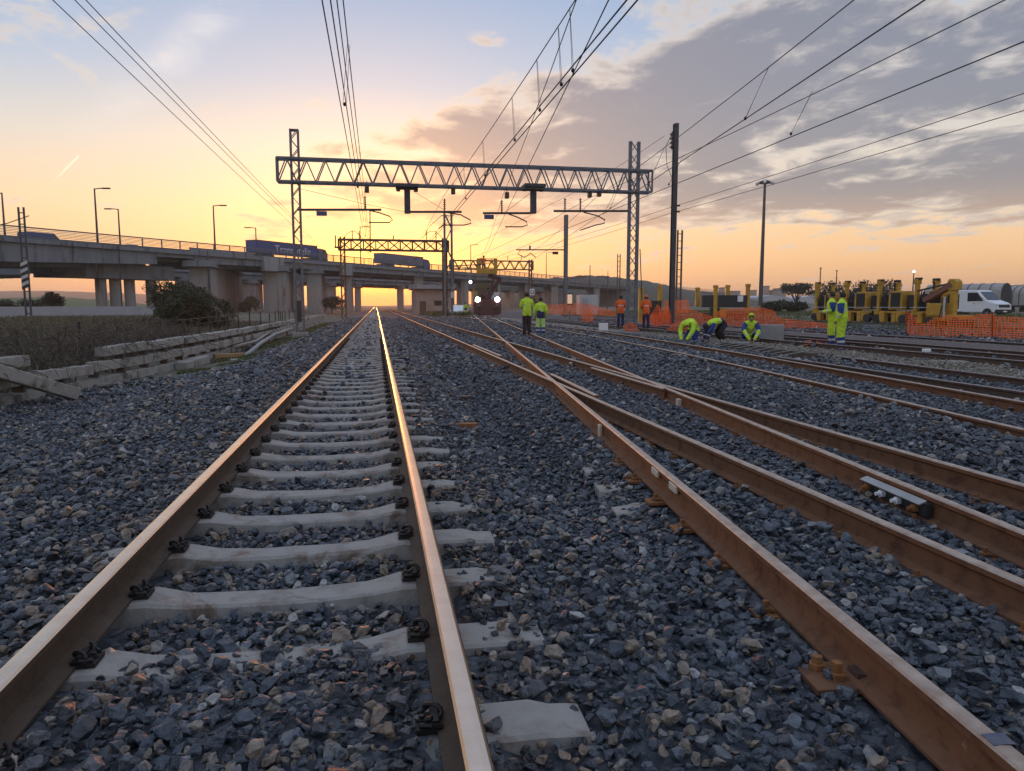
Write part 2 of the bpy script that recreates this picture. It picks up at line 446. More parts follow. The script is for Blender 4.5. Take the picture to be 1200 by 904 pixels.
def axis(a, b, fine0, fine1, s0):
    out = [fine0]
    while out[-1] < fine1: out.append(out[-1] + s0)
    s = s0
    while out[-1] < b: s *= 1.22; out.append(out[-1] + s)
    lo = [fine0]; s = s0
    while lo[-1] > a: s *= 1.22; lo.append(lo[-1] - s)
    return np.array(lo[1:][::-1] + out)

def make_ground():
    xs = axis(-2200, 2200, -6, 14, .14); ys = axis(-25, 2600, 0, 22, .14)
    X, Y = np.meshgrid(xs, ys)
    Z = hb(X, Y)
    nx, ny = len(xs), len(ys)
    V = np.stack([X.ravel(), Y.ravel(), Z.ravel()], 1)
    i = np.arange(nx * ny).reshape(ny, nx)
    Fq = np.stack([i[:-1, :-1], i[:-1, 1:], i[1:, 1:], i[1:, :-1]], -1).reshape(-1, 4)
    me = bpy.data.meshes.new('ground')
    me.vertices.add(len(V)); me.vertices.foreach_set('co', V.ravel())
    me.loops.add(Fq.size); me.loops.foreach_set('vertex_index', Fq.ravel())
    me.polygons.add(len(Fq)); me.polygons.foreach_set('loop_start', np.arange(0, Fq.size, 4)); me.polygons.foreach_set('loop_total', np.full(len(Fq), 4))
    me.update(calc_edges=True); me.validate()
    me.polygons.foreach_set('use_smooth', np.ones(len(Fq), bool))
    zc = np.zeros((len(V), 4), np.float32); zc[:, 3] = 1
    XX, YY = V[:, 0], V[:, 1]
    w = .35 * lump(XX, YY, 1.1, 8) + .25 * lump(XX, YY, 3.1, 14)
    left = np.clip(sstep(-3.3, -4.3, XX + w + 2.3 * (1 - sstep(14, 20, YY))), 0, 1) 
    right = sstep(27, 31, XX + w)
    far = sstep(150, 260, YY)
    zc[:, 0] = np.maximum(np.maximum(left, right), far)
    zc[:, 1] = sstep(10.8, 11.3, XX + w * .8) * (1 - sstep(12.8, 13.2, XX + w)) * (1 - zc[:, 0])
    a = me.color_attributes.new('zone', 'FLOAT_COLOR', 'POINT'); a.data.foreach_set('color', zc.ravel())
    me.materials.append(M['bed'])
    o = bpy.data.objects.new('ground', me); COL.objects.link(o)
    tag(o, None, None, kind='structure')
    return o
make_ground()

# ------------------------------------------------------------------ ballast stones
def stone_mesh(k, mat):
    r = np.random.default_rng(100 + k)
    bm = bmesh.new()
    n = int(r.integers(11, 18))
    p = r.normal(size=(n, 3)); p /= np.linalg.norm(p, axis=1)[:, None]
    p *= (np.array([1.0, r.uniform(.62, .9), r.uniform(.42, .7)]) * r.uniform(.82, 1.05, (n, 1)))
    for q in p: bm.verts.new(q * .5)
    res = bmesh.ops.convex_hull(bm, input=bm.verts)
    bmesh.ops.delete(bm, geom=list({e for e in res['geom_interior'] if isinstance(e, bmesh.types.BMVert)}), context='VERTS')
    bmesh.ops.bevel(bm, geom=bm.edges[:], offset=.016, segments=1, affect='EDGES')
    me = bpy.data.meshes.new('ballast_stone'); bm.to_mesh(me); bm.free(); me.materials.append(mat)
    return me

def stone_points(x0, x1, y0, y1, sp, fmask):
    nx = int((x1 - x0) / sp); ny = int((y1 - y0) / sp)
    gx, gy = np.meshgrid(np.arange(nx), np.arange(ny))
    X = x0 + (gx + RNG.uniform(0, 1, gx.shape)) * sp; Y = y0 + (gy + RNG.uniform(0, 1, gx.shape)) * sp
    X = X.ravel(); Y = Y.ravel()
    xc = X * RIGHT[0] + Y * RIGHT[1]; zc = X * HF[0] + Y * HF[1]
    ok = (np.abs(xc) < zc * .80 + 2.2) & (zc > 1.25)
    ok &= fmask(X, Y) & (trench_dist(X, Y) > .40)
    return X[ok], Y[ok]

RAILS = []     # plan lines of rails, for keeping stones off them:  functions X(Y), y0, y1
def rail_clear(X, Y, w):
    ok = np.ones(len(X), bool)
    for f, a, b in RAILS:
        ok &= ~((np.abs(X - f(Y)) < w) & (Y > a) & (Y < b))
    return ok

def ballast(name, label, xr, zones, mat, mask, zoff=0):
    protos = bpy.data.collections.new('ballast_stone_shapes')
    for k in range(14):
        o = bpy.data.objects.new('ballast_stone', stone_mesh(k, mat)); protos.objects.link(o)
    P = []; S = []
    for (y0, y1, sp, sc) in zones:
        X, Y = stone_points(xr[0], xr[1], y0, y1, sp, mask)
        s = sc * np.clip(RNG.lognormal(-.04, .36, len(X)), .42, 2.0)
        w = .036 + .30 * s
        ok = np.ones(len(X), bool)
        for f, a, b in RAILS:
            ok &= ~((np.abs(X - f(Y)) < w) & (Y > a) & (Y < b))
        # the sleepers of the straight track are swept clear, their ends half buried
        u = np.abs(X - XC); ph = np.abs(((Y - .92) / .66 + .5) % 1.0 - .5) * .66
        keep = RNG.uniform(0, 1, len(X))
        ok &= ~((u < .62) & (ph < .13) & (Y > 3.2) & (keep > .05))
        ok &= ~((X - XC > .84) & (X - XC < 1.15) & (ph < .12) & (keep > .42))
        X, Y, s = X[ok], Y[ok], s[ok]
        near = np.full(len(X), 9.0)
        for f, a, b in RAILS: near = np.minimum(near, np.where((Y > a) & (Y < b), np.abs(X - f(Y)), 9))
        Z = hb(X, Y) + RNG.uniform(-.35, .42, len(X)) * s + .012 - .035 * (near < .13)
        P.append(np.stack([X, Y, Z], 1)); S.append(s)
    P = np.concatenate(P); S = np.concatenate(S); n = len(P)
    me = bpy.data.meshes.new(name)
    me.vertices.add(n); me.vertices.foreach_set('co', P.astype(np.float32).ravel())
    a = me.attributes.new('ssize', 'FLOAT', 'POINT'); a.data.foreach_set('value', S.astype(np.float32))
    rot = np.stack([RNG.uniform(-.7, .7, n), RNG.uniform(-.7, .7, n), RNG.uniform(0, 6.28, n)], 1).astype(np.float32)
    a = me.attributes.new('srot', 'FLOAT_VECTOR', 'POINT'); a.data.foreach_set('vector', rot.ravel())
    a = me.attributes.new('sidx', 'INT', 'POINT'); a.data.foreach_set('value', RNG.integers(0, 14, n).astype(np.int32))
    o = bpy.data.objects.new(name, me); COL.objects.link(o)
    ng = bpy.data.node_groups.new(name + '_scatter', 'GeometryNodeTree')
    ng.interface.new_socket('Geometry', in_out='INPUT', socket_type='NodeSocketGeometry')
    ng.interface.new_socket('Geometry', in_out='OUTPUT', socket_type='NodeSocketGeometry')
    gi = ng.nodes.new('NodeGroupInput'); go = ng.nodes.new('NodeGroupOutput')
    ip = ng.nodes.new('GeometryNodeInstanceOnPoints'); ci = ng.nodes.new('GeometryNodeCollectionInfo')
    ci.inputs[0].default_value = protos; ci.inputs['Separate Children'].default_value = True; ci.inputs['Reset Children'].default_value = True
    def na(nm, t):
        q = ng.nodes.new('GeometryNodeInputNamedAttribute'); q.data_type = t; q.inputs[0].default_value = nm; return q.outputs[0]
    e2r = ng.nodes.new('FunctionNodeEulerToRotation')
    L = ng.links.new
    L(gi.outputs[0], ip.inputs['Points']); L(ci.outputs[0], ip.inputs['Instance']); ip.inputs['Pick Instance'].default_value = True
    L(na('sidx', 'INT'), ip.inputs['Instance Index']); L(na('srot', 'FLOAT_VECTOR'), e2r.inputs[0]); L(e2r.outputs[0], ip.inputs['Rotation'])
    L(na('ssize', 'FLOAT'), ip.inputs['Scale']); L(ip.outputs[0], go.inputs[0])
    md = o.modifiers.new('scatter', 'NODES'); md.node_group = ng
    tag(o, label, 'ballast', kind='stuff')
    print(name, n)
    return o

# ------------------------------------------------------------------ tracks
def rail_profile(h=.172):
    return [(-.075,0),(.075,0),(.075,.012),(.012,.030),(.009,.055),(.009,h-.052),(.034,h-.036),(.036,h-.010),(.028,h-.002),
            (.010,h),(-.010,h),(-.028,h-.002),(-.036,h-.010),(-.034,h-.036),(-.009,h-.052),(-.009,.055),(-.012,.030),(-.075,.012)]
HEAD = [7,8,9,10,11]     # profile edges that are running surface
def rail_mesh(path, z=.018, h=.172, k=1.0):
    mb = MB(); prof = [(u*k, v) for u, v in rail_profile(h)]
    mis = [1 if k in (8,9,10,7,11) else 0 for k in range(len(prof))]
    mb.sweep(prof, [(p[0], p[1], z) for p in path], mis=mis)
    return mb

def sleeper_mesh(L=2.3, wt=.195, wb=.28, drop=.028, seed=0):
    r = np.random.default_rng(seed)
    mb = MB(); secs = []
    for x, z, w in ((-L/2,-.006,wt*.94),(-L/2+.10,.0,wt),(-.98,.012,wt+.03),(-.58,.014,wt+.03),(-.42,-.016,wt),(-.2,-drop*.9,wt*.92),(0,-drop,wt*.9),
                    (.2,-drop*.9,wt*.92),(.42,-.016,wt),(.58,.014,wt+.03),(.98,.012,wt+.03),(L/2-.10,.0,wt),(L/2,-.006,wt*.94)):
        c = .012
        j = r.uniform(-.004,.004,4)
        secs.append([(x,-wb/2,-.21),(x,-w/2-.004,z-c+j[0]),(x,-w/2+c,z+j[1]),(x,w/2-c,z+j[2]),(x,w/2+.004,z-c+j[3]),(x,wb/2,-.21)])
    vs = [p for s_ in secs for p in s_]; fs = []
    for i in range(len(secs)-1):
        for k in range(6):
            k2 = (k+1) % 6
            fs.append((i*6+k,i*6+k2,(i+1)*6+k2,(i+1)*6+k))
    fs.append((0,1,2,3,4,5)); q=(len(secs)-1)*6; fs.append(tuple(q+k for k in range(6))[::-1])
    mb.add(vs, fs)
    return mb

def clip_mesh():
    """spring clip with its shoulder, lying on +x side of a rail"""
    mb = MB()
    mb.box((.115,0,.026),(.085,.13,.022))
    mb.box((.088,0,.048),(.03,.11,.03))
    pts = []
    for k in range(15):
        a = k/14*2*pi*1.2
        pts.append((.09+.032*cos(a), -.065+.13*k/14, .062+.020*sin(a)))
    mb.tube(pts,.010,6)
    mb.tube([(.06,-.06,.040),(.10,-.075,.058),(.145,-.045,.045)],.010,6)
    mb.tube([(.06,.06,.040),(.10,.075,.058),(.145,.045,.045)],.010,6)
    mb.lathe((.135,0,.03),[(.020,0),(.020,.018),(.012,.018),(.012,.032)],6)
    return mb
_cm = clip_mesh(); _cm.v = [(.05+(x-.05)*.85, y*.8, z*.85) for x, y, z in _cm.v]
CLIP_ME = _cm.mesh('rail_clip', M['clip'])
SLEEP_MES = [sleeper_mesh(seed=s).mesh('sleeper', M['concrete']) for s in range(6)]

def screw_mesh():
    mb = MB()
    mb.box((.10,0,.008),(.13,.13,.018)); mb.lathe((.105,0,.018),[(.026,0),(.026,.02),(.014,.022),(.014,.05)],6)
    mb.bar((.055,0,.022),(.10,0,.034),.05,.012)
    return mb
SCREW_ME = screw_mesh().mesh('rail_fastening', M['screw'])

def child(me, name, parent, loc=(0,0,0), rz=0):
    o = bpy.data.objects.new(name, me); COL.objects.link(o); o.parent = parent; o.location = loc; o.rotation_euler = (0,0,rz); return o

def track(label, cf, y0, y1, step, rail_mats, sl=None, near_clip=0, clip_me=None, n_sleep=100, spacing=.65, zs=0, gauge=GX, sdrop=0, zr=.018, ph=0, big=0):
    x0 = float(cf(y0))
    T = thing('railway_track', label, 'track', (x0, y0, 0))
    ys = np.arange(y0, y1 + .01, step)
    for sgn in (-1, 1):
        path = []
        for y in ys:
            d = (float(cf(y + .05)) - float(cf(y - .05))) / .1; nrm = hypot(1, d)
            path.append((float(cf(y)) - x0 + sgn * gauge / nrm, y - y0 - sgn * gauge * d / nrm))
        rail_mesh(path, zr, k=1.0 if gauge != GX else .86).build('rail', rail_mats, T)
        RAILS.append((lambda Y, cf=cf, s=sgn: cf(Y) + s * gauge * 1.005, y0, y1))
    k = 0; y = y0 + ph; rest = MB(); src = SLEEP_MES[0]
    while y < y1 - .3 and n_sleep:
        d = (float(cf(y + .05)) - float(cf(y - .05))) / .1; rz = -atan(d)
        p = (float(cf(y)) - x0, y - y0, zs)
        if k < n_sleep:
            o = child(SLEEP_MES[(k * 7) % 6], 'sleeper', T, p, rz + random.uniform(-.008,.008) + (pi if k % 2 else 0))
            if big: o.scale = (big, 1, 1)
            if k < near_clip:
                for sg in (-1, 1):
                    for io in (-1, 1):
                        if gauge != GX and io == sg: continue      # the outer clips lie under the stones
                        child(clip_me or CLIP_ME, 'rail_clip' if clip_me in (None, CLIP_ME) else 'rail_fastening', o, (sg * gauge / (big or 1), 0, .004 - zs*.8), 0 if io > 0 else pi)
        else:
            base = len(rest.v)
            vs = np.array([v.co[:] for v in src.vertices])
            c_, s_ = cos(rz), sin(rz)
            vv = np.stack([vs[:,0]*c_ - vs[:,1]*s_ + p[0], vs[:,0]*s_ + vs[:,1]*c_ + p[1], vs[:,2] + p[2]], 1)
            rest.add(vv, [tuple(q.vertices) for q in src.polygons])
        y += spacing; k += 1
    if rest.v:
        o = rest.build('sleeper_row', M['concrete'], T); o['kind'] = 'stuff'
    return T

main_track = track('long straight track running to the sun with polished rail heads and bare concrete sleepers',
      lambda Y: XC + 0 * np.asarray(Y, float), .3, 420, 20, [M['rust_brown'], M['polished']], near_clip=45, spacing=.66, ph=.62, gauge=GM)
second_track = track('rusty straight track beside the polished one, crossed by the track the rail vehicle stands on',
      lambda Y: 3.49 + 0 * np.asarray(Y, float), .6, 300, 10, [M['rust'], M['rust_head']], near_clip=30, clip_me=SCREW_ME, spacing=.62, zs=-.042, n_sleep=60)
div_track = track('rusty track slanting across its neighbour towards the rail vehicle with headlights',
      lambda Y: div_c(np.asarray(Y, float)), .6, 150, 6, [M['rust'], M['rust_head']], near_clip=40, clip_me=SCREW_ME, spacing=.62, zs=-.044, n_sleep=60, zr=.0215, ph=.31)
cur_track = track('curving rusty track in front of the crouching workers',
      cur_c, 1.5, 160, 2, [M['rust'], M['rust_head']], near_clip=0, spacing=.64, zs=-.06, n_sleep=60)
fan_track = track('short dark track ending at the dug trench beside the crouching workers',
      fan_c, 1.5, 16.2, 2, [M['rust_dark'], M['old_rust']], near_clip=0, spacing=.64, zs=-.06, n_sleep=40)
yard_track = track('dark old track nearest the gravel strip, behind the small white post',
      lambda Y: 14.0 + 0 * np.asarray(Y, float), 6, 62, 8, [M['rust_dark'], M['old_rust']], spacing=.64, zs=.04, zr=.06, n_sleep=60)
yard_track2 = track('dark old track in front of the orange netting and the white van',
      lambda Y: 18.7 + 0 * np.asarray(Y, float), 8, 70, 8, [M['rust_dark'], M['old_rust']], spacing=.64, zs=.04, zr=.06, n_sleep=60)
mach_track = track('weedy track under the row of yellow machines',
      lambda Y: 31.2 + 0 * np.asarray(Y, float), 24, 90, 8, [M['rust_dark'], M['old_rust']], spacing=.64, zs=.10, zr=.12, n_sleep=60)

# loose rails stored between the two old tracks
for k, (x, ya, yb) in enumerate([(15.4,10,46),(15.75,11,46),(16.15,10.4,45),(16.55,12,47),(16.95,11,46),(17.35,10,44)]):
    T = rail_mesh([(0,0),(0,(yb-ya)/2),(0,yb-ya)], 0).build('loose_rail', [M['rust_dark'], M['old_rust']])
    T.location = (x, ya, .10)
    tag(T, ['stored loose rail lying nearest the dark track by the white post','second stored loose rail from the white post','third stored loose rail from the white post',
            'fourth stored loose rail from the white post, third from the netting','stored loose rail lying second from the netting side','stored loose rail lying nearest the netting side'][k], 'rail', 'loose rails stored between the old tracks')
    RAILS.append((lambda Y, x=x: x + 0*Y, ya, yb))
for k, y in enumerate((13, 19, 26, 34, 42)):
    single(MB().box((0,0,.05),(2.6,.24,.12)), 'timber_bearer', M['wood'], 'dark timber bearer under the loose rails, %s' % ['nearest the camera','second from the camera','middle one of five','fourth from the camera','farthest from the camera'][k],
        'timber', (16.4, y, .0-.01), 0, 'timbers under the loose rails')

# rusty guard rail beside the crossing
def short_rail(label, x0, y0, x1, y1, mats=None, z=.018):
    T = rail_mesh([(0,0),((x1-x0),(y1-y0))], z).build('guard_rail', mats or [M['rust'], M['rust_head']])
    T.location = (x0, y0, 0)
    tag(T, label, 'rail', 'short guard rails at the crossing'); return T
short_rail('short guard rail inside the left rail of the rusty straight track, far piece', 2.90, 17.0, 2.90, 22.0)
short_rail('short wing rail beside the nearer crossing nose', 2.99, 12.3, 2.86, 9.2, z=.022)
short_rail('short guard rail inside the right rail of the rusty straight track', 4.06, 9.8, 4.06, 13.4, z=.020)

# fishplate with white insulation on the second rail of the slanting track
pc = gp(1045, 578, .12)
yy = pc.y
T = thing('insulated_joint', 'insulated rail joint with white plate, bolts and grey fishplate', 'rail joint', (div_c(yy)+GX*.993, yy, 0), -atan(.1152))
mb = MB(); mb.box((-.036,0,.10),(.034,.74,.085)); mb.build('fishplate', M['dark'], T)
mb = MB(); mb.prism([(-.085,0.128),(-.034,.150),(-.034,.157),(-.088,.135)], -.34, .34); mb.build('cover_plate', M['steel_plate'], T)
for k in range(4):
    mb = MB(); y = -.27 + .18*k
    mb.lathe((0,0,0),[(.028,0),(.028,.03),(.014,.032),(.014,.06)],6)
    o = mb.build('bolt', M['white'] if k in (1,2) else M['screw'], T); o.location = (-.055,y,.09); o.rotation_euler=(0,-pi/2,0)

# plates and shims lying at rails
def place_plate(px, py, z, size, rz, mat, name, label, cat, tilt=0, group=None):
    p = gp(px, py, z); p = gp(px, py, float(hb(p.x, p.y)) + .03); z = p.z
    mb = MB().box((0,0,size[2]/2), size, rx=tilt)
    return single(mb, name, mat, label, cat, (p.x, p.y, z), rz, group, bevel=.004)
place_plate(543, 501, -.14, (.32,.11,.05), -.15, M['screw'], 'rusty_plate', 'flat rusty iron plate on the ballast between the tracks', 'iron plate')
place_plate(537, 467, -.14, (.42,.16,.04), -.1, M['rust_dark'], 'rusty_plate', 'dark rusty plate on the ballast, farther out than the orange one', 'iron plate')
def on_rail(px, py, z, size, cf, side, label):
    p = gp(px, py, z); Y = p.y; d = (float(cf(Y+.05))-float(cf(Y-.05)))/.1
    x = float(cf(Y)) + side*GX*.9935 - .0312 - size[0]/2 - .001
    single(MB().box((0,0,0), size), 'insulating_pad', M['pale_wood'], label, 'pad', (x, Y, z), -atan(d), 'pale pads stuck to the rails', bevel=.004)
DC = lambda Y: div_c(Y)
on_rail(780, 553, .150, (.018,.17,.05), DC, -1, 'upper of two pale pads on the side of the nearest rusty rail')
on_rail(802, 571, .150, (.018,.17,.05), DC, -1, 'lower of two pale pads on the side of the nearest rusty rail')
on_rail(705, 505, .09, (.03,.10,.13), DC, -1, 'pale upright pad on the nearest rusty rail just before the crossing')
on_rail(810, 473, .07, (.05,.10,.13), DC, 1, 'pale pad on the middle rusty rail beyond the insulated joint')
on_rail(686, 428, .07, (.05,.12,.13), lambda Y: 3.49+0*Y, 1, 'small pale pad on the straight rusty rail by the far crossing nose')
# baseplate with screws and white stones, near right corner
p = gp(995, 800, .0)
T = thing('baseplate', 'rusty base plate with bolts beside the nearest rusty rail at the right', 'base plate', (p.x, p.y, .0), -.115)
MB().box((0,.0,.02),(.34,.20,.025)).build('plate', M['rust'], T, bevel=.003)
MB().lathe((-.06,-.02,.032),[(.034,0),(.034,.022),(.02,.024),(.02,.06)],6).build('bolt', M['screw'], T)
MB().lathe((-.10,.05,.032),[(.03,0),(.03,.022),(.02,.024),(.02,.05)],6).build('bolt', M['screw'], T)
MB().bar((.0,-.02,.05),(.16,-.02,.035),.07,.02).build('clamp', M['rust_dark'], T)
# blue paint mark on the nearest rusty rail
p = gp(1163, 858, .19)
mb = MB(); mb.prism([(-.038,.0),(.0,.0026),(.038,.0),(.0385,-.02),(.0365,-.02),(.0365,-.0005),(0,.0015),(-.0365,-.0005),(-.0365,-.02),(-.0385,-.02)], -.026, .026)
o = mb.build('paint_mark', simple('blue_marker_paint', (.05,.075,.14), (.13,.115,.12), .7, 0, 40), loc=(0,0,0))
ym = 1.60; o.scale = (.86,1,1)
o.parent = div_track; o.location = (div_c(ym)-GX*.9935-float(div_c(.6)), ym-.6, .1935); o.rotation_euler = (0,0,-atan(.1152))
# ------------------------------------------------------------------ lattice steel
def lattice(mb, h, wx, wy, leg=.07, step=.6, brace=.035, z0=0, sides='xy', thin=True):
    for sx in (-1,1):
        for sy in (-1,1):
            mb.bar((sx*wx/2, sy*wy/2, z0), (sx*wx/2, sy*wy/2, z0+h), leg)
    n = max(1, int(h/step)); s = h/n
    for i in range(n):
        a = z0+i*s; b = a+s; f = 1 if i % 2 else -1
        if 'x' in sides:
            for sy in (-1,1): mb.bar((-f*wx/2, sy*wy/2, a), (f*wx/2, sy*wy/2, b), brace)
        if 'y' in sides:
            for sx in (-1,1): mb.bar((sx*wx/2, -f*wy/2, a), (sx*wx/2, f*wy/2, b), brace)
    return mb

def truss(mb, x0, x1, z0, z1, wy, n, chord=.10, brace=.055, xbrace=False, verticals=True):
    for y in (-wy/2, wy/2):
        mb.bar((x0,y,z0),(x1,y,z0),chord); mb.bar((x0,y,z1),(x1,y,z1),chord)
        s = (x1-x0)/n
        for i in range(n):
            a = x0+i*s
            if xbrace:
                mb.bar((a,y,z0),(a+s,y,z1),brace*.7); mb.bar((a,y,z1),(a+s,y,z0),brace*.7)
                mb.bar((a,y,z0),(a,y,z1),brace*1.3)
            else:
                mb.bar((a,y,z0),(a+s/2,y,z1),brace); mb.bar((a+s/2,y,z1),(a+s,y,z0),brace)
        mb.bar((x0,y,z0),(x0,y,z1),chord*.8); mb.bar((x1,y,z0),(x1,y,z1),chord*.8)
    m = max(2, int((x1-x0)/1.1))
    for i in range(m+1):
        a = x0+(x1-x0)*i/m
        for z in (z0,z1): mb.bar((a,-wy/2,z),(a,wy/2,z),brace)
    return mb

def insulator(mb, p, h=.45, r=.06, axis='z'):
    k = 6
    for i in range(k):
        z = h*(i+.5)/k
        mb.lathe((p[0],p[1],p[2]+z-.02),[(r*.45,-.01),(r,.0),(r*.9,.02),(r*.45,.03)],8)
    mb.tube([p,(p[0],p[1],p[2]+h)],r*.4,6)
    return mb

# ------------------------------------------------------------------ first portal
YG = 35.8
def gx(px, py=230): return on_plane_y(px, py, YG)
zb = gx(520, 219).z; zt = gx(520, 191).z
xl = gx(347).x; xr = gx(743).x
G = thing('catenary_portal', 'grey lattice portal spanning the tracks nearest the camera, with two masts and a zigzag truss', 'gantry', (xl, YG, -.05))
def gl(px, py): p = gx(px, py); return Vector((p.x-xl, 0, p.z+.05))
hm = gx(343,152).z + .05
T = G
mb = MB(); lattice(mb, hm, .34, .30, .075, .42, .035); mb.box((0,0,hm-.03),(.42,.38,.05)); m1 = mb.build('mast', M['galv'], G)
MB().box((0,0,.0),(.7,.7,.3)).build('footing', M['concrete'], G, bevel=.03)
mb = MB(); mb.box((0,-.17,1.15),(.2,.02,1.0)); mb.build('warning_plate', M['dark'], G)
hr = gx(745,166).z + .05
mb = MB()
for sx in (-.22,.22):
    mb.box((sx,0,hr/2),(.15,.03,hr)); mb.box((sx-.06,.06,hr/2),(.03,.12,hr)); mb.box((sx+.06,.06,hr/2),(.03,.12,hr))
n = int(hr/.55)
for i in range(n):
    a = i*hr/n; b = a+hr/n; f = 1 if i%2 else -1
    mb.bar((-.2*f,.0,a),(.2*f,.0,b),.04); mb.bar((.2*f,.11,a),(-.2*f,.11,b),.03)
o = mb.build('mast', M['galv'], G); o.location = (xr-xl,0,0)
o = MB().box((0,0,.06),(1.0,.8,.3)).build('footing', M['concrete'], G, bevel=.03); o.location = (xr-xl,0,0)
mb = MB(); x0 = gl(325,200).x; x1 = gl(762,210).x
truss(mb, x0, x1, zb+.05, zt-.02, .55, 21, .095, .05)
mb.build('truss_beam', M['galv'], G)
for px in (477, 625):
    p = gl(px, 217); q = gl(px, 250.5)
    mb = MB(); mb.box((p.x,0,(p.z+q.z)/2),(.28,.26,p.z-q.z)); mb.box((p.x,0,p.z-.08),(1.05,1.0,.16)); mb.box((p.x-.42,0,p.z-.22),(.18,.3,.16)); mb.box((p.x+.42,0,p.z-.22),(.18,.3,.16))
    mb.build('drop_post', M['galv_dark'], G, bevel=.01)
def cantilever(px0, px1, py, arm, sign=None, ins=()):
    a = gl(px0, py); b = gl(px1, py)
    mb = MB(); mb.tube([a,b],.055,8)
    pts = [gl(x,y) for x,y in arm]
    mb.tube(pts,.032,6)
    o = mb.build('cantilever', M['galv_dark'], G)
    for ix in ins:
        p = gl(ix, py); m2 = MB(); insulator(m2, (p.x,0,p.z), .62, .075); m2.build('insulator', M['insul'], o)
    if sign:
        s = gl(sign, py+4.5); MB().box((s.x,-.02,s.z),(.48,.02,.22)).build('number_plate', M['sign_blue'], o)
    return o
cantilever(349, 447, 246, [(430,246),(446,250),(457,254),(460,258),(456,261),(432,261)], 377, (428,))
cantilever(480, 541, 248.5, [(522,249),(540,252),(551,258),(552,262),(544,264),(520,264),(514,268)], None, (521,))
cantilever(622, 566, 250, [(596,251),(607,255),(617,260),(618,264),(612,266),(592,266)], 573, (588,))
cantilever(736, 649, 247.5, [(684,249),(700,253),(709,258),(708,262),(698,264),(680,270)], None, (662,680))
for px, py in ((430,221),(531,223),(594,228),(691,227),(702,226)):
    p = gl(px,py); mb = MB(); mb.box((p.x,0,p.z-.05),(.20,.22,.30)); mb.tube([(p.x,0,p.z+.1),(p.x,0,p.z+.36)],.02,6)
    mb.build('hanging_insulator', M['insul'], G, bevel=.02)
# diagonal stay by the right mast
mb = MB(); a = gl(750,292); b = gl(762,352); mb.tube([a,(b.x,1.2,b.z)],.025,6); mb.build('stay', M['galv_dark'], G)

# ------------------------------------------------------------------ second portal (rusty)
def portal2(D_Y, pxl, pxr, py_t, py_b, pyfoot_z, mats, label, xb, n, hoops=()):
    Q = lambda px, py: on_plane_y(px, py, D_Y)
    pl = Q(pxl, py_b); pr = Q(pxr, py_b)
    g = thing('catenary_portal', label, 'gantry', (pl.x, D_Y, pyfoot_z))
    L = lambda px, py: Q(px,py) - Vector((pl.x, D_Y, pyfoot_z))
    zt_, zb_ = L(pxl,py_t).z, L(pxl,py_b).z
    for px in (pxl, pxr):
        a = L(px, py_b)
        mb = MB(); lattice(mb, zt_+.3, .42, .36, .14, .7, .06); o = mb.build('mast', mats, g); o.location = (a.x,0,0)
    mb = MB(); truss(mb, L(pxl,py_b).x-.4, L(pxr,py_b).x+.4, zb_, zt_, .8, n, .17, .10, xb); mb.build('truss_beam', mats, g)
    for px, py0, py1 in hoops:
        a = L(px, py0); b = L(px, py1)
        mb = MB(); insulator(mb, (b.x,0,b.z), a.z-b.z, .10); mb.build('insulator', M['insul'], g)
    return g, L
g2, L2_ = portal2(79.0, 401.5, 521, 281, 293, 0, M['rusty_mast'], 'rusty crossed portal in front of the viaduct, left of the lattice mast', True, 9,
   [(413,270,281),(421,271,281),(461,276,281),(500,270,281),(511,271,281)])
mb = MB()
for a_, b_ in ((402,425),(494,519)):
    pts = [L2_(a_+(b_-a_)*t, 280-9*sin(pi*t)) for t in [i/8 for i in range(9)]]
    mb.tube(pts,.03,5)
mb.tube([L2_(401,290),L2_(392,290)],.1,6); mb.tube([L2_(393,290),L2_(393,276)],.06,6)
mb.build('jumper_wire', M['wire'], g2)
mb = MB(); a = L2_(433.5,246); b = L2_(434,296); mb.tube([a,b],.06,6); insulator(mb,(b.x,0,b.z),.9,.14); mb.build('hanging_insulator', M['insul'], g2)
g3, L3_ = portal2(118.0, 530, 621.5, 305.5, 315.5, 0, M['rusty_mast'], 'distant portal behind the yellow basket of the rail vehicle', False, 9, [(595,300,305),(611,299,305)])

# ------------------------------------------------------------------ single masts and poles
def pole_thing(px, py_top, py_foot, D, kind, label, name='catenary_mast', cat='mast', mat='galv_dark', w=.3, arms=(), foot_z=None):
    f = at(px, py_foot, D); t = at(px, py_top, D)
    fz = f.z if foot_z is None else foot_z
    h = t.z - fz
    g = thing(name, label, cat, (f.x, f.y, fz))
    mb = MB()
    if kind == 'lattice': lattice(mb, h, w, w*.8, w*.22, w*2.0, w*.10)
    elif kind == 'two':
        for s in (-1,1): mb.box((s*w/2,0,h/2),(w*.28,w*.4,h))
        n = int(h/.9)
        for i in range(n): mb.box((0,0,(i+.5)*h/n),(w,w*.3,.08))
    elif kind == 'H':
        for s in (-1,1): mb.box((0,s*w*.46,h/2),(w,w*.1,h))
        mb.box((0,0,h/2),(w*.1,w*.9,h))
    else: mb.tube([(0,0,0),(0,0,h)],[w*.6,w*.32],10)
    p = mb.build('post', M[mat], g)
    MB().box((0,0,.0),(w*2.2,w*2.2,.5)).build('footing', M['concrete'], g)
    return g, h, (lambda x, y: at(x, y, D) - Vector((f.x, f.y, fz)))

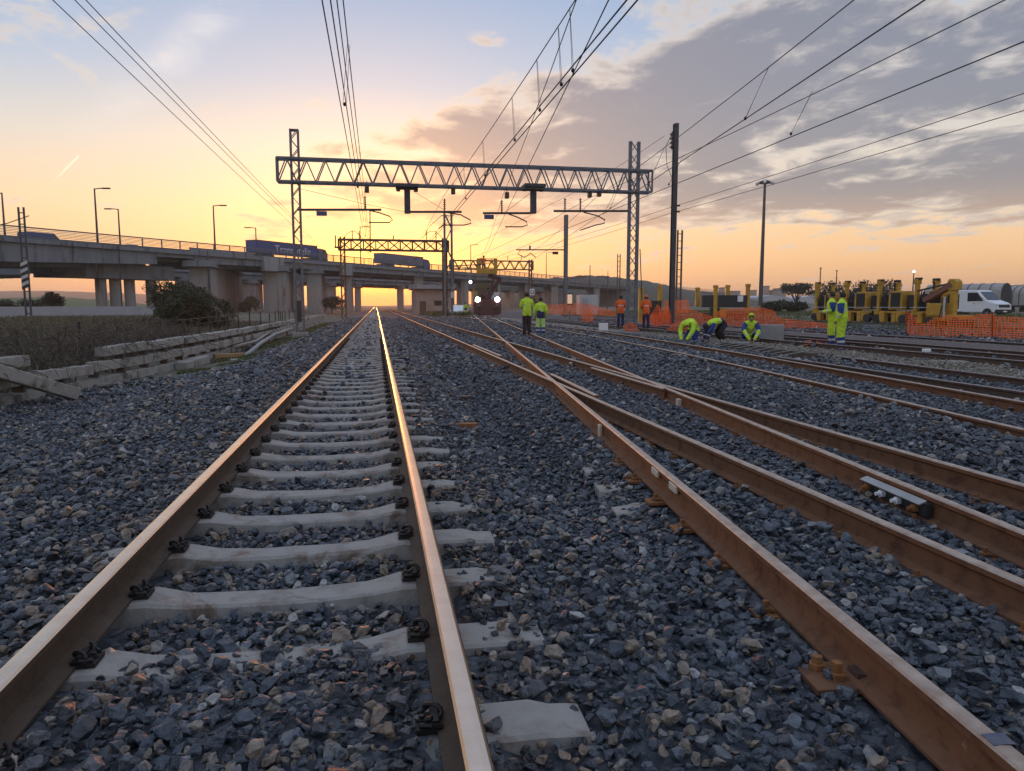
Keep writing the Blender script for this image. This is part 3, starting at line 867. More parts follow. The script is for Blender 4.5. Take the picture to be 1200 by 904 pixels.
g, h, l = pole_thing(786.5, 145, 383, 44, 'H', 'tall dark steel pole carrying two feeder wires, right of the near portal', w=.27, foot_z=.02)
mb = MB()
for py in (158,163,168,173): mb.lathe((-.24,0,l(787,py).z-.04),[(.05,0),(.13,.02),(.13,.07),(.05,.1)],8)
mb.box((-.2,0,l(787,165).z),(.12,.12,1.0)); mb.tube([(-.25,0,l(787,158).z),(-.6,0,l(787,172).z),(-.5,0,l(787,195).z),(-.1,0,l(787,212).z)],.02,5)
mb.build('insulator', M['insul'], g)
for py in (241,248): MB().box((.28,0,l(787,py).z),(.16,.10,.10)).build('wire_clamp', M['dark'], g)

g, h, l = pole_thing(662.5, 252, 366, 74, 'H', 'dark pole with a side arm between the two yellow jackets and the orange jackets', w=.36, mat='galv', foot_z=-.05)
mb = MB(); mb.tube([l(662,293),l(605,293)],.07,6); mb.tube([l(610,293),l(607,298),l(615,302),l(622,297),l(628,302)],.05,5); mb.tube([l(621,293),l(621,288)],.09,6); mb.build('cantilever', M['galv_dark'], g)
o = l(650,297); MB().box((o.x,-.1,o.z),(.6,.03,.28)).build('number_plate', M['dark'], g)
g, h, l = pole_thing(526, 250, 373, 78, 'lattice', 'lattice mast beside the right leg of the rusty portal', w=.75, mat='galv', foot_z=-.05)
mb = MB(); mb.tube([l(526,253),l(517,253)],.05,6); mb.tube([l(517,253),l(503,266),l(498,275)],.03,5); mb.tube([l(528,312),l(569,310)],.06,6); mb.build('cantilever', M['galv_dark'], g)
o = l(530,346); MB().box((o.x,-.5,o.z),(.42,.03,.62)).build('white_board', M['dirty_white'], g)
pole_thing(794.5, 270, 368, 95, 'two', 'thin twin lattice mast just right of the tall dark pole', w=.6, mat='rusty_mast', foot_z=.05)
pole_thing(724.5, 298, 352, 140, 'two', 'distant twin mast left of the near portal right leg', w=.5, mat='rusty_mast', foot_z=.0)
pole_thing(691, 311, 352, 150, 'pole', 'distant thin pole above the white container', w=.25, mat='galv_dark', foot_z=.0)
pole_thing(712, 318, 352, 170, 'pole', 'distant thin pole between the container and the orange jacket', w=.22, mat='galv_dark', foot_z=.0)
pole_thing(577, 330, 352, 170, 'pole', 'thin grey pole behind the rail vehicle', w=.25, mat='galv', foot_z=.0)
# left striped lattice mast
g, h, l = pole_thing(34, 243, 374, 62, 'two', 'old twin mast at the left edge with a black and white striped band', w=.40, mat='galv_dark')
mb = MB(); zz0 = l(34,340).z; zz1 = l(34,309).z
for i in range(8):
    z = zz0 + (zz1-zz0)*i/8; mb.add([(-.27,-.24,z),(.27,-.24,z+.26),(.27,-.24,z+.26+(zz1-zz0)/8),(-.27,-.24,z+(zz1-zz0)/8),(-.27,-.20,z),(.27,-.20,z+.26),(.27,-.20,z+.26+(zz1-zz0)/8),(-.27,-.20,z+(zz1-zz0)/8)],
      [(0,1,2,3),(7,6,5,4),(0,4,5,1),(1,5,6,2),(2,6,7,3),(3,7,4,0)], i % 2)
mb.build('striped_band', [M['black'], M['dirty_white']], g)
MB().tube([l(34,253),l(8,262),l(-30,270)],.04,5).build('stay_wire', M['wire'], g)
# floodlight tower
g, h, l = pole_thing(891, 214, 360, 150, 'pole', 'tall floodlight tower with a ring of lamps at its top', 'floodlight_tower', 'light tower', 'galv_dark', .75)
mb = MB(); mb.lathe((0,0,h),[(1.2,-.2),(1.3,0),(1.2,.15),(.3,.5)],12); mb.build('lamp_ring', M['galv_dark'], g)
for k in range(6):
    a = k*pi/3; o = MB().box((0,0,0),(.8,.5,.35)).build('floodlight', M['white'], g, bevel=.04); o.location = (1.6*cos(a),1.6*sin(a),h-.1); o.rotation_euler = (0,.5,a)
for px, pt, D, lab in ((960,315,190,'distant thin mast right of the pine tree'),(979,318,200,'distant lamp mast behind the first yellow machine'),(1069,319,190,'distant lit lamp mast above the yellow machines')):
    g, h, l = pole_thing(px, pt, 352, D, 'pole', lab, 'lamp_mast', 'lamp mast', 'galv_dark', .35)
    o = MB().lathe((0,0,0),[(.12,0),(.26,.12),(.26,.3),(.12,.4)],8).build('lamp_head', M['lamp_white'] if px == 1069 else M['galv_dark'], g); o.location = (0,0,h-.1)

# ------------------------------------------------------------------ wires
def wire(name, label, pts, r=.011, sag=0.0, n=8, cat='wire', group='overhead wires', droppers=None):
    P = [Vector(p) for p in pts]
    path = []
    for a, b in zip(P[:-1], P[1:]):
        for i in range(n):
            t = i/n; q = a.lerp(b,t); q.z -= sag*4*t*(1-t); path.append(q)
    path.append(P[-1])
    base = path[0].copy()
    mb = MB(); mb.tube([q-base for q in path], r, 5)
    o = mb.build(name, M['wire']); o.location = base
    tag(o, label, cat, group)
    if droppers:
        for (y, x0, z0, x1, z1) in droppers:
            mb = MB(); mb.tube([(x0-.02,y,z0),(x1-.03,y+.02,z1)],.0042,4); mb.tube([(x0+.02,y+.12,z0),(x1+.03,y+.14,z1)],.0042,4)
            mb.lathe((x1,y+.08,z1-.03),[(.02,0),(.035,.03),(.02,.07)],6)
            d = mb.build('dropper', M['wire'], o); d.location = -base
    return o
def line(x0, k, z, ys): return [(x0+k*y, y, z) for y in ys]
SP = [-4, 35.8, 79, 118, 170, 230]
zc_, zm_ = 5.42, 6.72
wire('contact_wire', 'lower contact wire left of the pair above the polished track', line(-.63,0,zc_,SP), .010)
wire('contact_wire', 'lower contact wire right of the pair above the polished track', line(-.52,0,zc_,SP), .010)
wire('messenger_wire', 'upper messenger wire left of the pair above the polished track', line(-.54,0,zm_,SP), .011, .35)
wire('messenger_wire', 'upper messenger wire right of the pair above the polished track', line(-.44,0,zm_,SP), .011, .33, droppers=[(y,-.44,6.6,-.55,zc_) for y in (15.5,26,44,58)])
wire('contact_wire', 'thick contact wire left of the pair above the rusty straight track', line(3.36,0,zc_,SP), .013)
wire('contact_wire', 'thick contact wire right of the pair above the rusty straight track', line(3.50,0,zc_,SP), .013)
zq = lambda y: zm_-.30*4*((y+4)/39.8)*(1-(y+4)/39.8)
wire('messenger_wire', 'messenger wire with many hanging droppers above the rusty straight track', line(3.36,0,zm_,SP), .011, .30,
     droppers=[(y,3.36,zq(y),3.43,zc_) for y in (12.6,13.4,15.2,18.0,23,28)])
wire('contact_wire', 'contact wire above the slanting rusty track', line(2.0,.115,zc_,SP), .010)
wire('messenger_wire', 'messenger wire above the slanting rusty track', line(1.9,.120,zm_,SP), .010, .3)
zq2 = lambda y: zm_+.1-.25*4*((y+4)/39.8)*(1-(y+4)/39.8)
wire('messenger_wire', 'messenger wire with two droppers above the curving track', line(6.75,.119,zm_+.1,[-4,35.8,79,130]), .011, .25,
     droppers=[(y,6.75+.119*y,zq2(y),6.25+.119*y,5.46) for y in (15.2,23.5,30)])
wire('contact_wire', 'contact wire above the curving track', line(6.25,.119,5.46,[-4,35.8,79,130]), .012)
wire('messenger_wire', 'messenger wire with droppers above the dark track by the trench', line(10.45,.004,zm_,[-4,35.8,79,118,170]), .011, .25,
     droppers=[(y,10.45,6.5,9.95,5.5) for y in (16.5,24,31)])
wire('contact_wire', 'contact wire above the dark track by the trench', line(9.95,.004,5.46,[-4,35.8,79,118,170]), .012)
xp = at(790,245,44)
wire('feeder_wire', 'upper feeder wire clamped to the tall dark pole', [(xp.x,-8,7.35),(xp.x,xp.y,at(790,242,44).z),(xp.x-1,90,7.6),(xp.x-3,200,8)], .013, .15)
wire('feeder_wire', 'lower feeder wire clamped to the tall dark pole', [(xp.x-.05,-8,6.75),(xp.x,xp.y,at(790,249,44).z),(xp.x-1,90,7.0),(xp.x-3,200,7.4)], .013, .15)
p1 = at(783,160,44)
wire('feeder_wire', 'top feeder wire running to the insulators on the tall dark pole', [(p1.x-.25,p1.y,p1.z),(xr+.2,YG+20,9.0),(10,118,8.5)], .012, .2)
for k, (x, z, lab) in enumerate(((-7.0,8.28,'lowest and leftmost'),(-6.6,8.37,'middle'),(-6.38,8.40,'uppermost and rightmost'))):
    wire('feeder_wire', lab + ' of the three feeder wires sloping down at the upper left', [(x,-4,z),(x,60,z),(x,120,z),(x,220,z)], .012, .10, group='feeder wires at the upper left')
wire('span_wire', 'thin stay wire from the left portal mast to the first drop post', [gx(350,221), gx(430,240), gx(478,249)], .010, group=None)
wire('span_wire', 'thin stay wire from the first drop post down to its arm', [gx(484,224), gx(520,246)], .010, group=None)
wire('span_wire', 'thin stay wire from the second drop post down to its arm', [gx(622,226), gx(592,249)], .010, group=None)

# ------------------------------------------------------------------ viaduct
S0 = at(0, 358, 84); AZ = PSI + atan(429/F)
BD = Vector((sin(AZ), cos(AZ), 0)); BN = Vector((-cos(AZ), sin(AZ), 0))
def bs(px, off=0):
    r = ray(px, 358); d = Vector((r[0], r[1], 0)); o = S0 + BN*off
    # t*d = o + s*BD
    den = d.x*BD.y - d.y*BD.x
    t = (o.x*BD.y - o.y*BD.x)/den
    q = d*t
    return (Vector((q.x,q.y,0)) - Vector((o.x,o.y,0))).dot(BD)
def bl(s, off, z): return Vector((s, off, z))    # local frame of the bridge: x along, y away
BR = thing('viaduct', 'long concrete road viaduct crossing behind the portals, with wall piers, railings and girders', 'viaduct', (S0.x, S0.y, 0), pi/2 - AZ)
def brc(mb, s0, s1, o0, o1, z0, z1, mi=0, z0b=None, z1b=None):
    z0b = z0 if z0b is None else z0b; z1b = z1 if z1b is None else z1b
    mb.add([(s0,o0,z0),(s1,o0,z0b),(s1,o1,z0b),(s0,o1,z0),(s0,o0,z1),(s1,o0,z1b),(s1,o1,z1b),(s0,o1,z1)],
           [(0,3,2,1),(4,5,6,7),(0,1,5,4),(1,2,6,5),(2,3,7,6),(3,0,4,7)], mi)
SPX = [-140, -30, 189, 232, 325, 407, 490, 545, 585, 622, 660, 700, 745, 800, 850]
ZBT = lambda s: np.interp(s, [bs(0), bs(180), bs(250)], [6.3, 7.0, 7.75])
for (off0, dz, who) in ((0, 0, 'near'), (30, -.9, 'far')):
    s_ = [bs(p) for p in SPX]
    for i in range(len(s_)-1):
        a, b = s_[i], s_[i+1]
        mb = MB(); za, zb_ = float(ZBT(a)), float(ZBT(b))
        if SPX[i] == 189: za = zb_ = 8.2
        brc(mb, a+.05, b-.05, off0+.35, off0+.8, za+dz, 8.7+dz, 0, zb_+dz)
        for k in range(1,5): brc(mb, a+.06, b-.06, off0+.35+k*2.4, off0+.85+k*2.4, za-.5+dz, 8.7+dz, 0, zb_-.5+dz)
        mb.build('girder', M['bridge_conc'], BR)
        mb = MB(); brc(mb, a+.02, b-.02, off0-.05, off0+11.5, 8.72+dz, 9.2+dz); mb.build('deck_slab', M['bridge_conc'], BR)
    sa, sb = s_[0], s_[-1]
    mb = MB()
    for (z, t) in ((9.3,.16),(9.62,.03),(9.8,.03),(9.98,.03),(10.16,.03),(10.34,.03),(10.55,.08)):
        brc(mb, sa, sb, off0+.1, off0+.2, z-t+dz, z+t+dz)
    brc(mb, sa, sb, off0+11.1, off0+11.2, 9.3+dz, 9.5+dz); brc(mb, sa, sb, off0+11.1, off0+11.2, 10.0+dz, 10.2+dz)
    rl = mb.build('railing', M['galv'], BR)
    if off0 == 0:
        pm = MB().box((0,0,.7),(.12,.12,1.5)).mesh('railing_post', M['galv'])
        st = 3.0
        for k in range(98): child(pm, 'railing_post', rl, (sa + 30 + k*st, .08, 9.15))
        # solid parapet plates on the joint spans
        mb = MB(); brc(mb, bs(225), bs(300), -.06, .02, 8.8, 9.75); mb.build('parapet_plate', M['bridge_conc'], BR)
        mb = MB(); brc(mb, sa, sb, .22, .25, 9.2, 10.3)
YD = Vector((BD.dot(Vector((0,1,0))), BN.dot(Vector((0,1,0))), 0))     # the railway's direction in the bridge frame
def pier(px, w, ln, z1, cap=True, off=1.0, z0=-1.5, light=True):
    s = bs(px, off)
    mb = MB(); a = Vector((s, off, 0)); d = YD.normalized(); x = Vector((d.y,-d.x,0))
    pts = []
    for i, j in ((-1,0),(1,0),(1,1),(-1,1)):
        p = a + x*(i*w/2) + d*(j*ln); pts.append((p.x,p.y))
    mb.add([(*p,z0) for p in pts]+[(*p,z1) for p in pts], [(3,2,1,0),(4,5,6,7),(0,1,5,4),(1,2,6,5),(2,3,7,6),(3,0,4,7)])
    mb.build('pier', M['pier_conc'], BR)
    if cap:
        mb = MB(); pts = []
        for i, j in ((-1,-.06),(1,-.06),(1,1.03),(-1,1.03)):
            p = a + x*(i*(w/2+.5)) + d*(j*ln); pts.append((p.x,p.y))
        mb.add([(*p,z1-.02) for p in pts]+[(*p,z1+.9) for p in pts], [(3,2,1,0),(4,5,6,7),(0,1,5,4),(1,2,6,5),(2,3,7,6),(3,0,4,7)])
        mb.build('pier_cap', M['bridge_conc'], BR)
# first bent: four columns under a long cap
s1, s2 = bs(112, 2), bs(196, 2)
for k, px in enumerate((119.5, 136, 153, 178)):
    s = bs(px, 4.5); mb = MB(); mb.lathe((s,4.5,-1.5),[(.72,0),(.72,6.7)],16); mb.build('pier', M['pier_conc'], BR, smooth=False)
mb = MB(); brc(mb, bs(101,3), bs(204,3), 2.6, 7.0, 5.0, 6.95); mb.build('pier_cap', M['bridge_conc'], BR)
for px, w, ln in ((236,3.0,26),(322,3.6,12),(368,2.4,12),(408,1.4,11),(491,2.0,13),(545,1.8,11),(583,1.6,11),(619,1.8,10),(650,2.2,10),(699,2.2,9)):
    pier(px, w, ln, 7.1 if px < 400 else 7.6, off=.6, cap=True)
for px, w, ln in ((214,2.4,11),(292,2.6,11),(345,2.2,11),(386,2.2,11),(419,1.4,12),(470,1.6,12),(523,1.6,11),(560,1.6,11),(600,1.6,10),(636,1.8,10),(668,1.8,10)):
    pier(px, w, ln, 6.1, off=31, cap=True)
# tall end block of the joint pier
s = bs(322,-.2); mb = MB(); brc(mb, s-2.2, s+2.2, -.5, .3, 7.0, 9.3); mb.build('joint_block', M['pier_conc'], BR)
s = bs(407,-.2); mb = MB(); brc(mb, s-1.4, s+1.4, -.5, .3, 7.0, 9.2); mb.build('joint_block', M['pier_conc'], BR)
# downpipes
for px in (143, 246):
    p = bs(px,-.6); mb = MB(); mb.tube([(p,-.6,-.5),(p,-.6,9.4)],.10,6); mb.build('drainpipe', M['galv_dark'], BR)

def on_bridge(px, off, z): 
    s = bs(px, off); p = S0 + BD*s + BN*off; return Vector((p.x,p.y,z)), s
def lamp_post(px, py_top, off, arm, label):
    p, s = on_bridge(px, off, 9.2)
    D = p.x*HF[0] + p.y*HF[1]
    h = at(px, py_top, D).z - 9.2
    g = thing('street_lamp', label, 'street lamp', p, -PSI, 'street lamps on the viaduct')
    mb = MB(); mb.tube([(0,0,0),(0,0,h)],[.15,.09],7); mb.build('pole', M['galv_dark'], g)
    mb = MB(); mb.tube([(0,0,h-.1),(arm*.6,0,h),(arm*1.1,0,h)],.07,5); mb.build('arm', M['galv_dark'], g)
    MB().box((arm*1.5,0,h),(1.0,.35,.16)).build('lamp_head', M['galv_dark'], g)
lamp_post(12, 226, 11, -1, 'street lamp at the left end of the viaduct, arm to the left')
lamp_post(119, 221, .4, 1, 'tallest looking street lamp on the viaduct, arm to the right')
lamp_post(145, 245, 11, -1, 'street lamp just right of the tallest one, arm to the left')
lamp_post(255, 241, .4, 1, 'street lamp above the dark wall pier and bush, arm to the right')
lamp_post(303, 267, 11, -1, 'street lamp behind the left end of the blue truck')
lamp_post(424, 266, 11, 1, 'street lamp between the two trucks')
lamp_post(640, 296, 11, 1, 'distant street lamp on the viaduct right of the second yellow jacket')
lamp_post(552, 287, 11, 1, 'distant street lamp above the yellow basket')

# vehicles on the viaduct
def truck(px0, px1, ptop, off, label, mats, text=None, zd=9.2):
    p, s0 = on_bridge(px0, off, zd); q, s1 = on_bridge(px1, off, zd)
    L = s1 - s0; D = p.x*HF[0]+p.y*HF[1]; H = at(px0, ptop, D).z - zd
    g = thing('articulated_truck', label, 'truck', p, pi/2-AZ)
    lt = L*.84; wd = 2.5
    mb = MB(); mb.box((lt/2, wd/2, H/2+.55),(lt, wd, H-1.1)); tr = mb.build('trailer', mats[0], g, bevel=.05)
    MB().box((lt/2, wd/2, H+.03),(lt+.05, wd+.05, .14)).build('trailer_roof', mats[1], tr)
    mb = MB(); mb.prism([(lt+.35,.6),(L,.6),(L,1.9),(L-.25,H*.72),(L-.9,H*.86),(lt+.35,H*.9)],0.05,wd-.05); cb = mb.build('cab', mats[2], g, bevel=.04)
    MB().box((L-.95,.03,2.25),(.8,.05,.75)).build('side_window', M['glass'], cb)
    for x in (1.2,2.4,3.6,lt-1.0,L-.9):
        mb = MB(); mb.tube([(x,0,.5),(x,wd,.5)],.5,12); mb.build('wheel', M['black'], g)
    if text:
        cu = bpy.data.curves.new('lettering','FONT'); cu.body = text; cu.size = 1.9; cu.extrude = .01; cu.align_x = 'CENTER'; cu.align_y = 'CENTER'
        tmp = bpy.data.objects.new('tmp', cu); COL.objects.link(tmp)
        dg = bpy.context.evaluated_depsgraph_get(); me = bpy.data.meshes.new_from_object(tmp.evaluated_get(dg)); bpy.data.objects.remove(tmp)
        me.materials.clear(); me.materials.append(M['truck_text'])
        o = bpy.data.objects.new('lettering', me); COL.objects.link(o); o.parent = tr; o.location = (lt*.58,-.02,H*.62); o.rotation_euler = (pi/2,0,0)
        w = max(v.co.x for v in me.vertices)-min(v.co.x for v in me.vertices); o.scale = (lt*.60/w, lt*.60/w*.85, 1)
    return g
truck(303, 386, 281.5, 4, 'dark blue articulated truck with white lettering driving on the viaduct', [M['truck_blue'], M['orange_sheet'], M['truck_grey']], 'Trans Italia')
truck(450, 505, 297, 4, 'grey articulated truck farther right on the viaduct, without lettering', [M['truck_grey'], M['orange_sheet'], M['truck_blue']])

def small_car(p, rz, name, label, cat, mat, L=4.4, W=1.8, H=1.5, van=False):
    g = thing(name, label, cat, p, rz)
    if van: prof = [(0,.35),(L,.35),(L,1.0),(L-.75,1.2),(L-1.5,H),(.1,H),(0,1.2)]
    else: prof = [(0,.3),(L,.3),(L,.75),(L-.95,.95),(L-1.7,H),(1.1,H),(.35,1.0),(0,.95)]
    mb = MB(); mb.prism(prof, 0, W); b = mb.build('body', mat, g, bevel=.06)
    if van: win = [(L-1.55,1.2),(L-.95,1.2),(L-1.5,H-.12),(L-1.9,H-.12)]
    else: win = [(L-1.15,.98),(L-1.75,H-.1),(1.15,H-.1),(.55,1.0)]
    for y in (-.012, W+.002):
        mb = MB(); mb.prism(win, y, y+.01); mb.build('side_window', M['glass'], b)
    for x in (.85, L-.85):
        mb = MB(); mb.tube([(x,-.02,.33),(x,W+.02,.33)],.33,14); mb.build('wheel', M['black'], g)
    for y in (.25, W-.25): MB().box((L+.005,y,.72),(.05,.3,.16)).build('headlight', M['white'], g)
    return g
p, s = on_bridge(36, 8, 8.9); small_car(p, pi/2-AZ, 'van', 'dark van behind the railing at the left end of the viaduct', 'van', M['truck_blue'], 5.2, 2.0, 1.95, True)
p, s = on_bridge(146, 8, 8.75); small_car(p, pi/2-AZ, 'car', 'dark blue car behind the railing above the four columns', 'car', M['truck_blue'])
# ------------------------------------------------------------------ people
def person(label, loc, rz, J, fit, group=None, hair=True, hood=None, helmet=None, scale=1.0, bulk=1.0):
    """J: joints (metres, forward +y). fit: material names per zone"""
    g = thing('person', label, 'person', loc, rz, group)
    zones = ['skin','torso','hem','arm','forearm','thigh','shin','band','shoe','tband']
    mats = [M[fit.get(z, fit.get(d, 'skin'))] for z, d in zip(zones, ['skin','torso','torso','torso','torso','thigh','thigh','thigh','shoe','torso'])]
    V = []; E = []; R = []; segs = []
    def add(p, r): V.append(Vector(p)*scale); R.append((r[0]*scale, r[1]*scale) if isinstance(r, tuple) else (r*scale, r*scale)); return len(V)-1
    def link(a, b, splits): E.append((a,b)); segs.append((a,b,splits))
    B = bulk
    pel = add(J['pelvis'], (.175*B,.145*B)); wai = add(J['waist'], (.175*B,.145*B)); che = add(J['chest'], (.19*B,.15*B)); upc = add(J['upchest'], (.145*B,.12*B))
    nek = add(J['neck'], .058); hed = add(J['head'], (.078,.092)); top = add(J['top'], (.07,.08))
    link(pel, wai, [(1,'hem')]); link(wai, che, [(.25,'hem'),(.42,'torso'),(.60,'tband'),(1,'torso')]); link(che, upc, [(1,'torso')]); link(upc, nek, [(.7,'torso'),(1,'skin')]); link(nek, hed, [(1,'skin')]); link(hed, top, [(1,'skin')])
    hv = (Vector(J['top'])-Vector(J['head'])).normalized(); fw_ = Vector(J.get('face', (0,1,0))).normalized()
    nose = add(Vector(J['head'])+fw_*.095+hv*.02, .016); link(hed, nose, [(1,'skin')])
    chin = add(Vector(J['head'])+fw_*.06-hv*.07, .035); link(hed, chin, [(1,'skin')])
    for s in ('L','R'):
        sh = add(J['sh'+s], .092*B); el = add(J['el'+s], .072*B); wr = add(J['wr'+s], .052*B)
        link(upc, sh, [(1,'torso')]); link(sh, el, [(1,'arm')]); link(el, wr, [(.45,'forearm'),(.62,'tband'),(1,'forearm')])
        d = (Vector(J['wr'+s])-Vector(J['el'+s])).normalized()
        side = d.cross(Vector((0,0,1))) if abs(d.z) < .9 else Vector((0,1,0))
        side.normalize()
        pal = add(Vector(J['wr'+s])+d*.075, (.036,.02)); link(wr, pal, [(1,'skin')])
        nrm = d.cross(side).normalized()
        for k, (o, l) in enumerate(((-.03,.060),(-.010,.074),(.010,.070),(.03,.052))):
            a = add(Vector(J['wr'+s])+d*.115+side*o, .0095); b = add(Vector(J['wr'+s])+d*(.115+l*.6)+side*o*1.05+nrm*.02, .0085)
            link(pal, a, [(1,'skin')]); link(a, b, [(1,'skin')])
        t = add(Vector(J['wr'+s])+d*.085+side*.052, .010); link(pal, t, [(1,'skin')])
        hp = add(J['hip'+s], .112*B); kn = add(J['kn'+s], .085*B); an = add(J['an'+s], .072*B); to = add(J['to'+s], .048)
        link(pel, hp, [(1,'hem')]); link(hp, kn, [(.22,'hem'),(1,'thigh')]); link(kn, an, [(.3,'thigh'),(.50,'shin'),(.70,'band'),(1,'shin')]); link(an, to, [(1,'shoe')])
    me = bpy.data.meshes.new('tmp'); me.from_pydata(V, E, [])
    o = bpy.data.objects.new('tmp', me); COL.objects.link(o)
    md = o.modifiers.new('s', 'SKIN'); md.use_smooth_shade = True; md.branch_smoothing = .4
    for i, sv in enumerate(me.skin_vertices[0].data): sv.radius = R[i]; sv.use_root = (i == 0)
    ms = o.modifiers.new('u', 'SUBSURF'); ms.levels = 2; ms.render_levels = 2
    dg = bpy.context.evaluated_depsgraph_get()
    bme = bpy.data.meshes.new_from_object(o.evaluated_get(dg)); bpy.data.objects.remove(o)
    n = len(bme.polygons); cc = np.empty(n*3); bme.polygons.foreach_get('center', cc); cc = cc.reshape(-1,3)
    best = np.full(n, 1e9); idx = np.zeros(n, int)
    for a, b, sp in segs:
        A = np.array(V[a]); Bv = np.array(V[b]); ab = Bv-A; L2 = max(ab.dot(ab), 1e-9)
        t = np.clip((cc-A)@ab/L2, 0, 1); dist = np.linalg.norm(cc-(A+t[:,None]*ab), axis=1)
        rr = np.mean(R[a])*(1-t)+np.mean(R[b])*t; q = dist/np.maximum(rr, .02)
        lab = np.zeros(n, int); prev = 0
        for te, zn in sp:
            lab[(t >= prev) & (t <= te)] = zones.index(zn); prev = te
        w = q < best; best[w] = q[w]; idx[w] = lab[w]
    bme.materials.clear()
    for m in mats: bme.materials.append(m)
    bme.polygons.foreach_set('material_index', idx.astype(np.int32)); bme.polygons.foreach_set('use_smooth', np.ones(n, bool))
    body = bpy.data.objects.new('body', bme); COL.objects.link(body); body.parent = g
    hc = (Vector(J['head'])+hv*.055-fw_*.022)*scale
    def cap(name, mat, r, front=.3, drop=.09):
        bm = bmesh.new(); bmesh.ops.create_icosphere(bm, subdivisions=3, radius=1)
        q = Vector((0,0,1)).rotation_difference(hv).to_matrix()
        kill = [v for v in bm.verts if (v.co.z < -drop/.1*.5) or (v.co.y > front and v.co.z < .35)]
        bmesh.ops.delete(bm, geom=kill, context='VERTS')
        fl = Vector((fw_.x, fw_.y, 0)); ang = math.atan2(-fl.x, fl.y) if fl.length > .01 else 0
        rm = Matrix.Rotation(ang, 3, 'Z')
        for v in bm.verts: v.co = (q @ (rm @ Vector((v.co.x*r*.92, v.co.y*r*1.08, v.co.z*r*1.05))))*scale + hc
        bmesh.ops.solidify(bm, geom=bm.faces[:], thickness=.008)
        m_ = bpy.data.meshes.new(name); bm.to_mesh(m_); bm.free(); m_.materials.append(M[mat])
        m_.polygons.foreach_set('use_smooth', [True]*len(m_.polygons))
        c = bpy.data.objects.new(name, m_); COL.objects.link(c); c.parent = g
    if hair: cap('hair', 'hair', .108, .45, .13)
    if hood: cap('hood', hood, .128, .5, .19)
    if helmet: cap('helmet', helmet, .138, .75, .02)
    if not hood:
        for sx in (-1,1):
            e = MB(); e.lathe((0,0,0),[(.004,-.010),(.011,0),(.004,.010)],8)
            eo = e.build('eye', M['black'], g); side = fw_.cross(hv).normalized()
            eo.location = (Vector(J['head'])+fw_*.083+hv*.035+side*sx*.032)*scale
    return g

def stand(lean=.0, arms='down', spread=.11, turn=0, step=0):
    J = dict(pelvis=(0,0,.96), waist=(0,.01,1.09), chest=(0,.02+lean,1.29), upchest=(0,.02+lean,1.43), neck=(0,.03+lean,1.53), head=(0,.05+lean,1.61), top=(0,.04+lean,1.72))
    for s, m in (('L',-1),('R',1)):
        J['sh'+s] = (m*.19,.01+lean,1.42); J['hip'+s] = (m*.095,0,.90); J['kn'+s] = (m*spread,.03+step*m*.1,.50); J['an'+s] = (m*(spread+.01),-.01+step*m*.2,.10); J['to'+s] = (m*(spread+.03),.15+step*m*.2,.045)
        if arms == 'down': J['el'+s] = (m*.27,-.02+lean,1.15); J['wr'+s] = (m*.26,.10,.93)
        elif arms == 'front': J['el'+s] = (m*.26,.05,1.17); J['wr'+s] = (m*.12,.28,1.12)
        elif arms == 'up': J['el'+s] = (m*.25,.20,1.30); J['wr'+s] = (m*.18,.35,1.52)
    return J
A_ = -PSI
yj = dict(torso='hv_yellow', hem='hv_yellow', arm='hv_yellow', forearm='hv_yellow', tband='refl', thigh='cloth_black', shin='cloth_black', band='cloth_black', shoe='black')
yb = dict(torso='hv_yellow', hem='cloth_navy', arm='hv_yellow', forearm='hv_yellow', tband='hv_pale', thigh='hv_pale', shin='cloth_blue', band='refl', shoe='cloth_navy')
oj = dict(torso='hv_orange', hem='hv_orange', arm='hv_orange', forearm='hv_orange', tband='refl', thigh='cloth_navy', shin='cloth_navy', band='cloth_navy', shoe='black')
ysr = dict(torso='hv_yellow', hem='hv_yellow', arm='cloth_blue', forearm='hv_yellow', tband='refl', thigh='hv_yellow', shin='cloth_blue', band='refl', shoe='cloth_blue')
kb = dict(torso='hv_yellow', hem='cloth_black', arm='cloth_blue', forearm='cloth_navy', tband='refl', thigh='cloth_black', shin='cloth_black', band='cloth_black', shoe='black')
yk = dict(torso='hv_yellow', hem='hv_yellow', arm='hv_yellow', forearm='hv_yellow', tband='hv_pale', thigh='cloth_blue', shin='cloth_blue', band='refl', shoe='black')
def foot(px, D, z): p = at(px, 358, D); return (p.x, p.y, z)
person('person in short yellow jacket and black trousers, standing with back turned', foot(617.5, 31.5, .10), A_+.25, stand(arms='front', spread=.09), yj, hair=True, bulk=1.14, scale=1.04)
person('person in yellow jacket with navy hem and blue banded yellow trousers, back turned', foot(633.5, 34, -.03), A_-.1, stand(spread=.12), yb, hair=True, bulk=1.22, scale=1.0)
person('person in orange jacket and dark trousers left of the portal leg, back turned', foot(727.5, 40, .15), A_-.2, stand(arms='front', lean=.03), oj, hair=True, bulk=1.05)
person('person in orange vest and orange helmet right of the portal leg', foot(757.5, 38, .13), A_+.1, stand(arms='front', lean=.04), oj, hair=True, helmet='helmet_orange', bulk=1.05)
person('person in yellow overalls looking left, farther back of the pair at the right', foot(976.5, 23.0, .05), A_+1.35, stand(arms='front', lean=.04), ysr, bulk=1.15)
person('person in yellow overalls with blue shoulder patch, the nearer of the pair at the right', foot(988, 22.2, .02), A_+.95, stand(arms='down', lean=.02), ysr, bulk=1.24)
kneel = dict(pelvis=(0,-.22,.52), waist=(0,-.08,.60), chest=(0,.12,.70), upchest=(0,.25,.70), neck=(0,.34,.66), head=(0,.42,.60), top=(0,.50,.64), face=(0,.5,-.9))
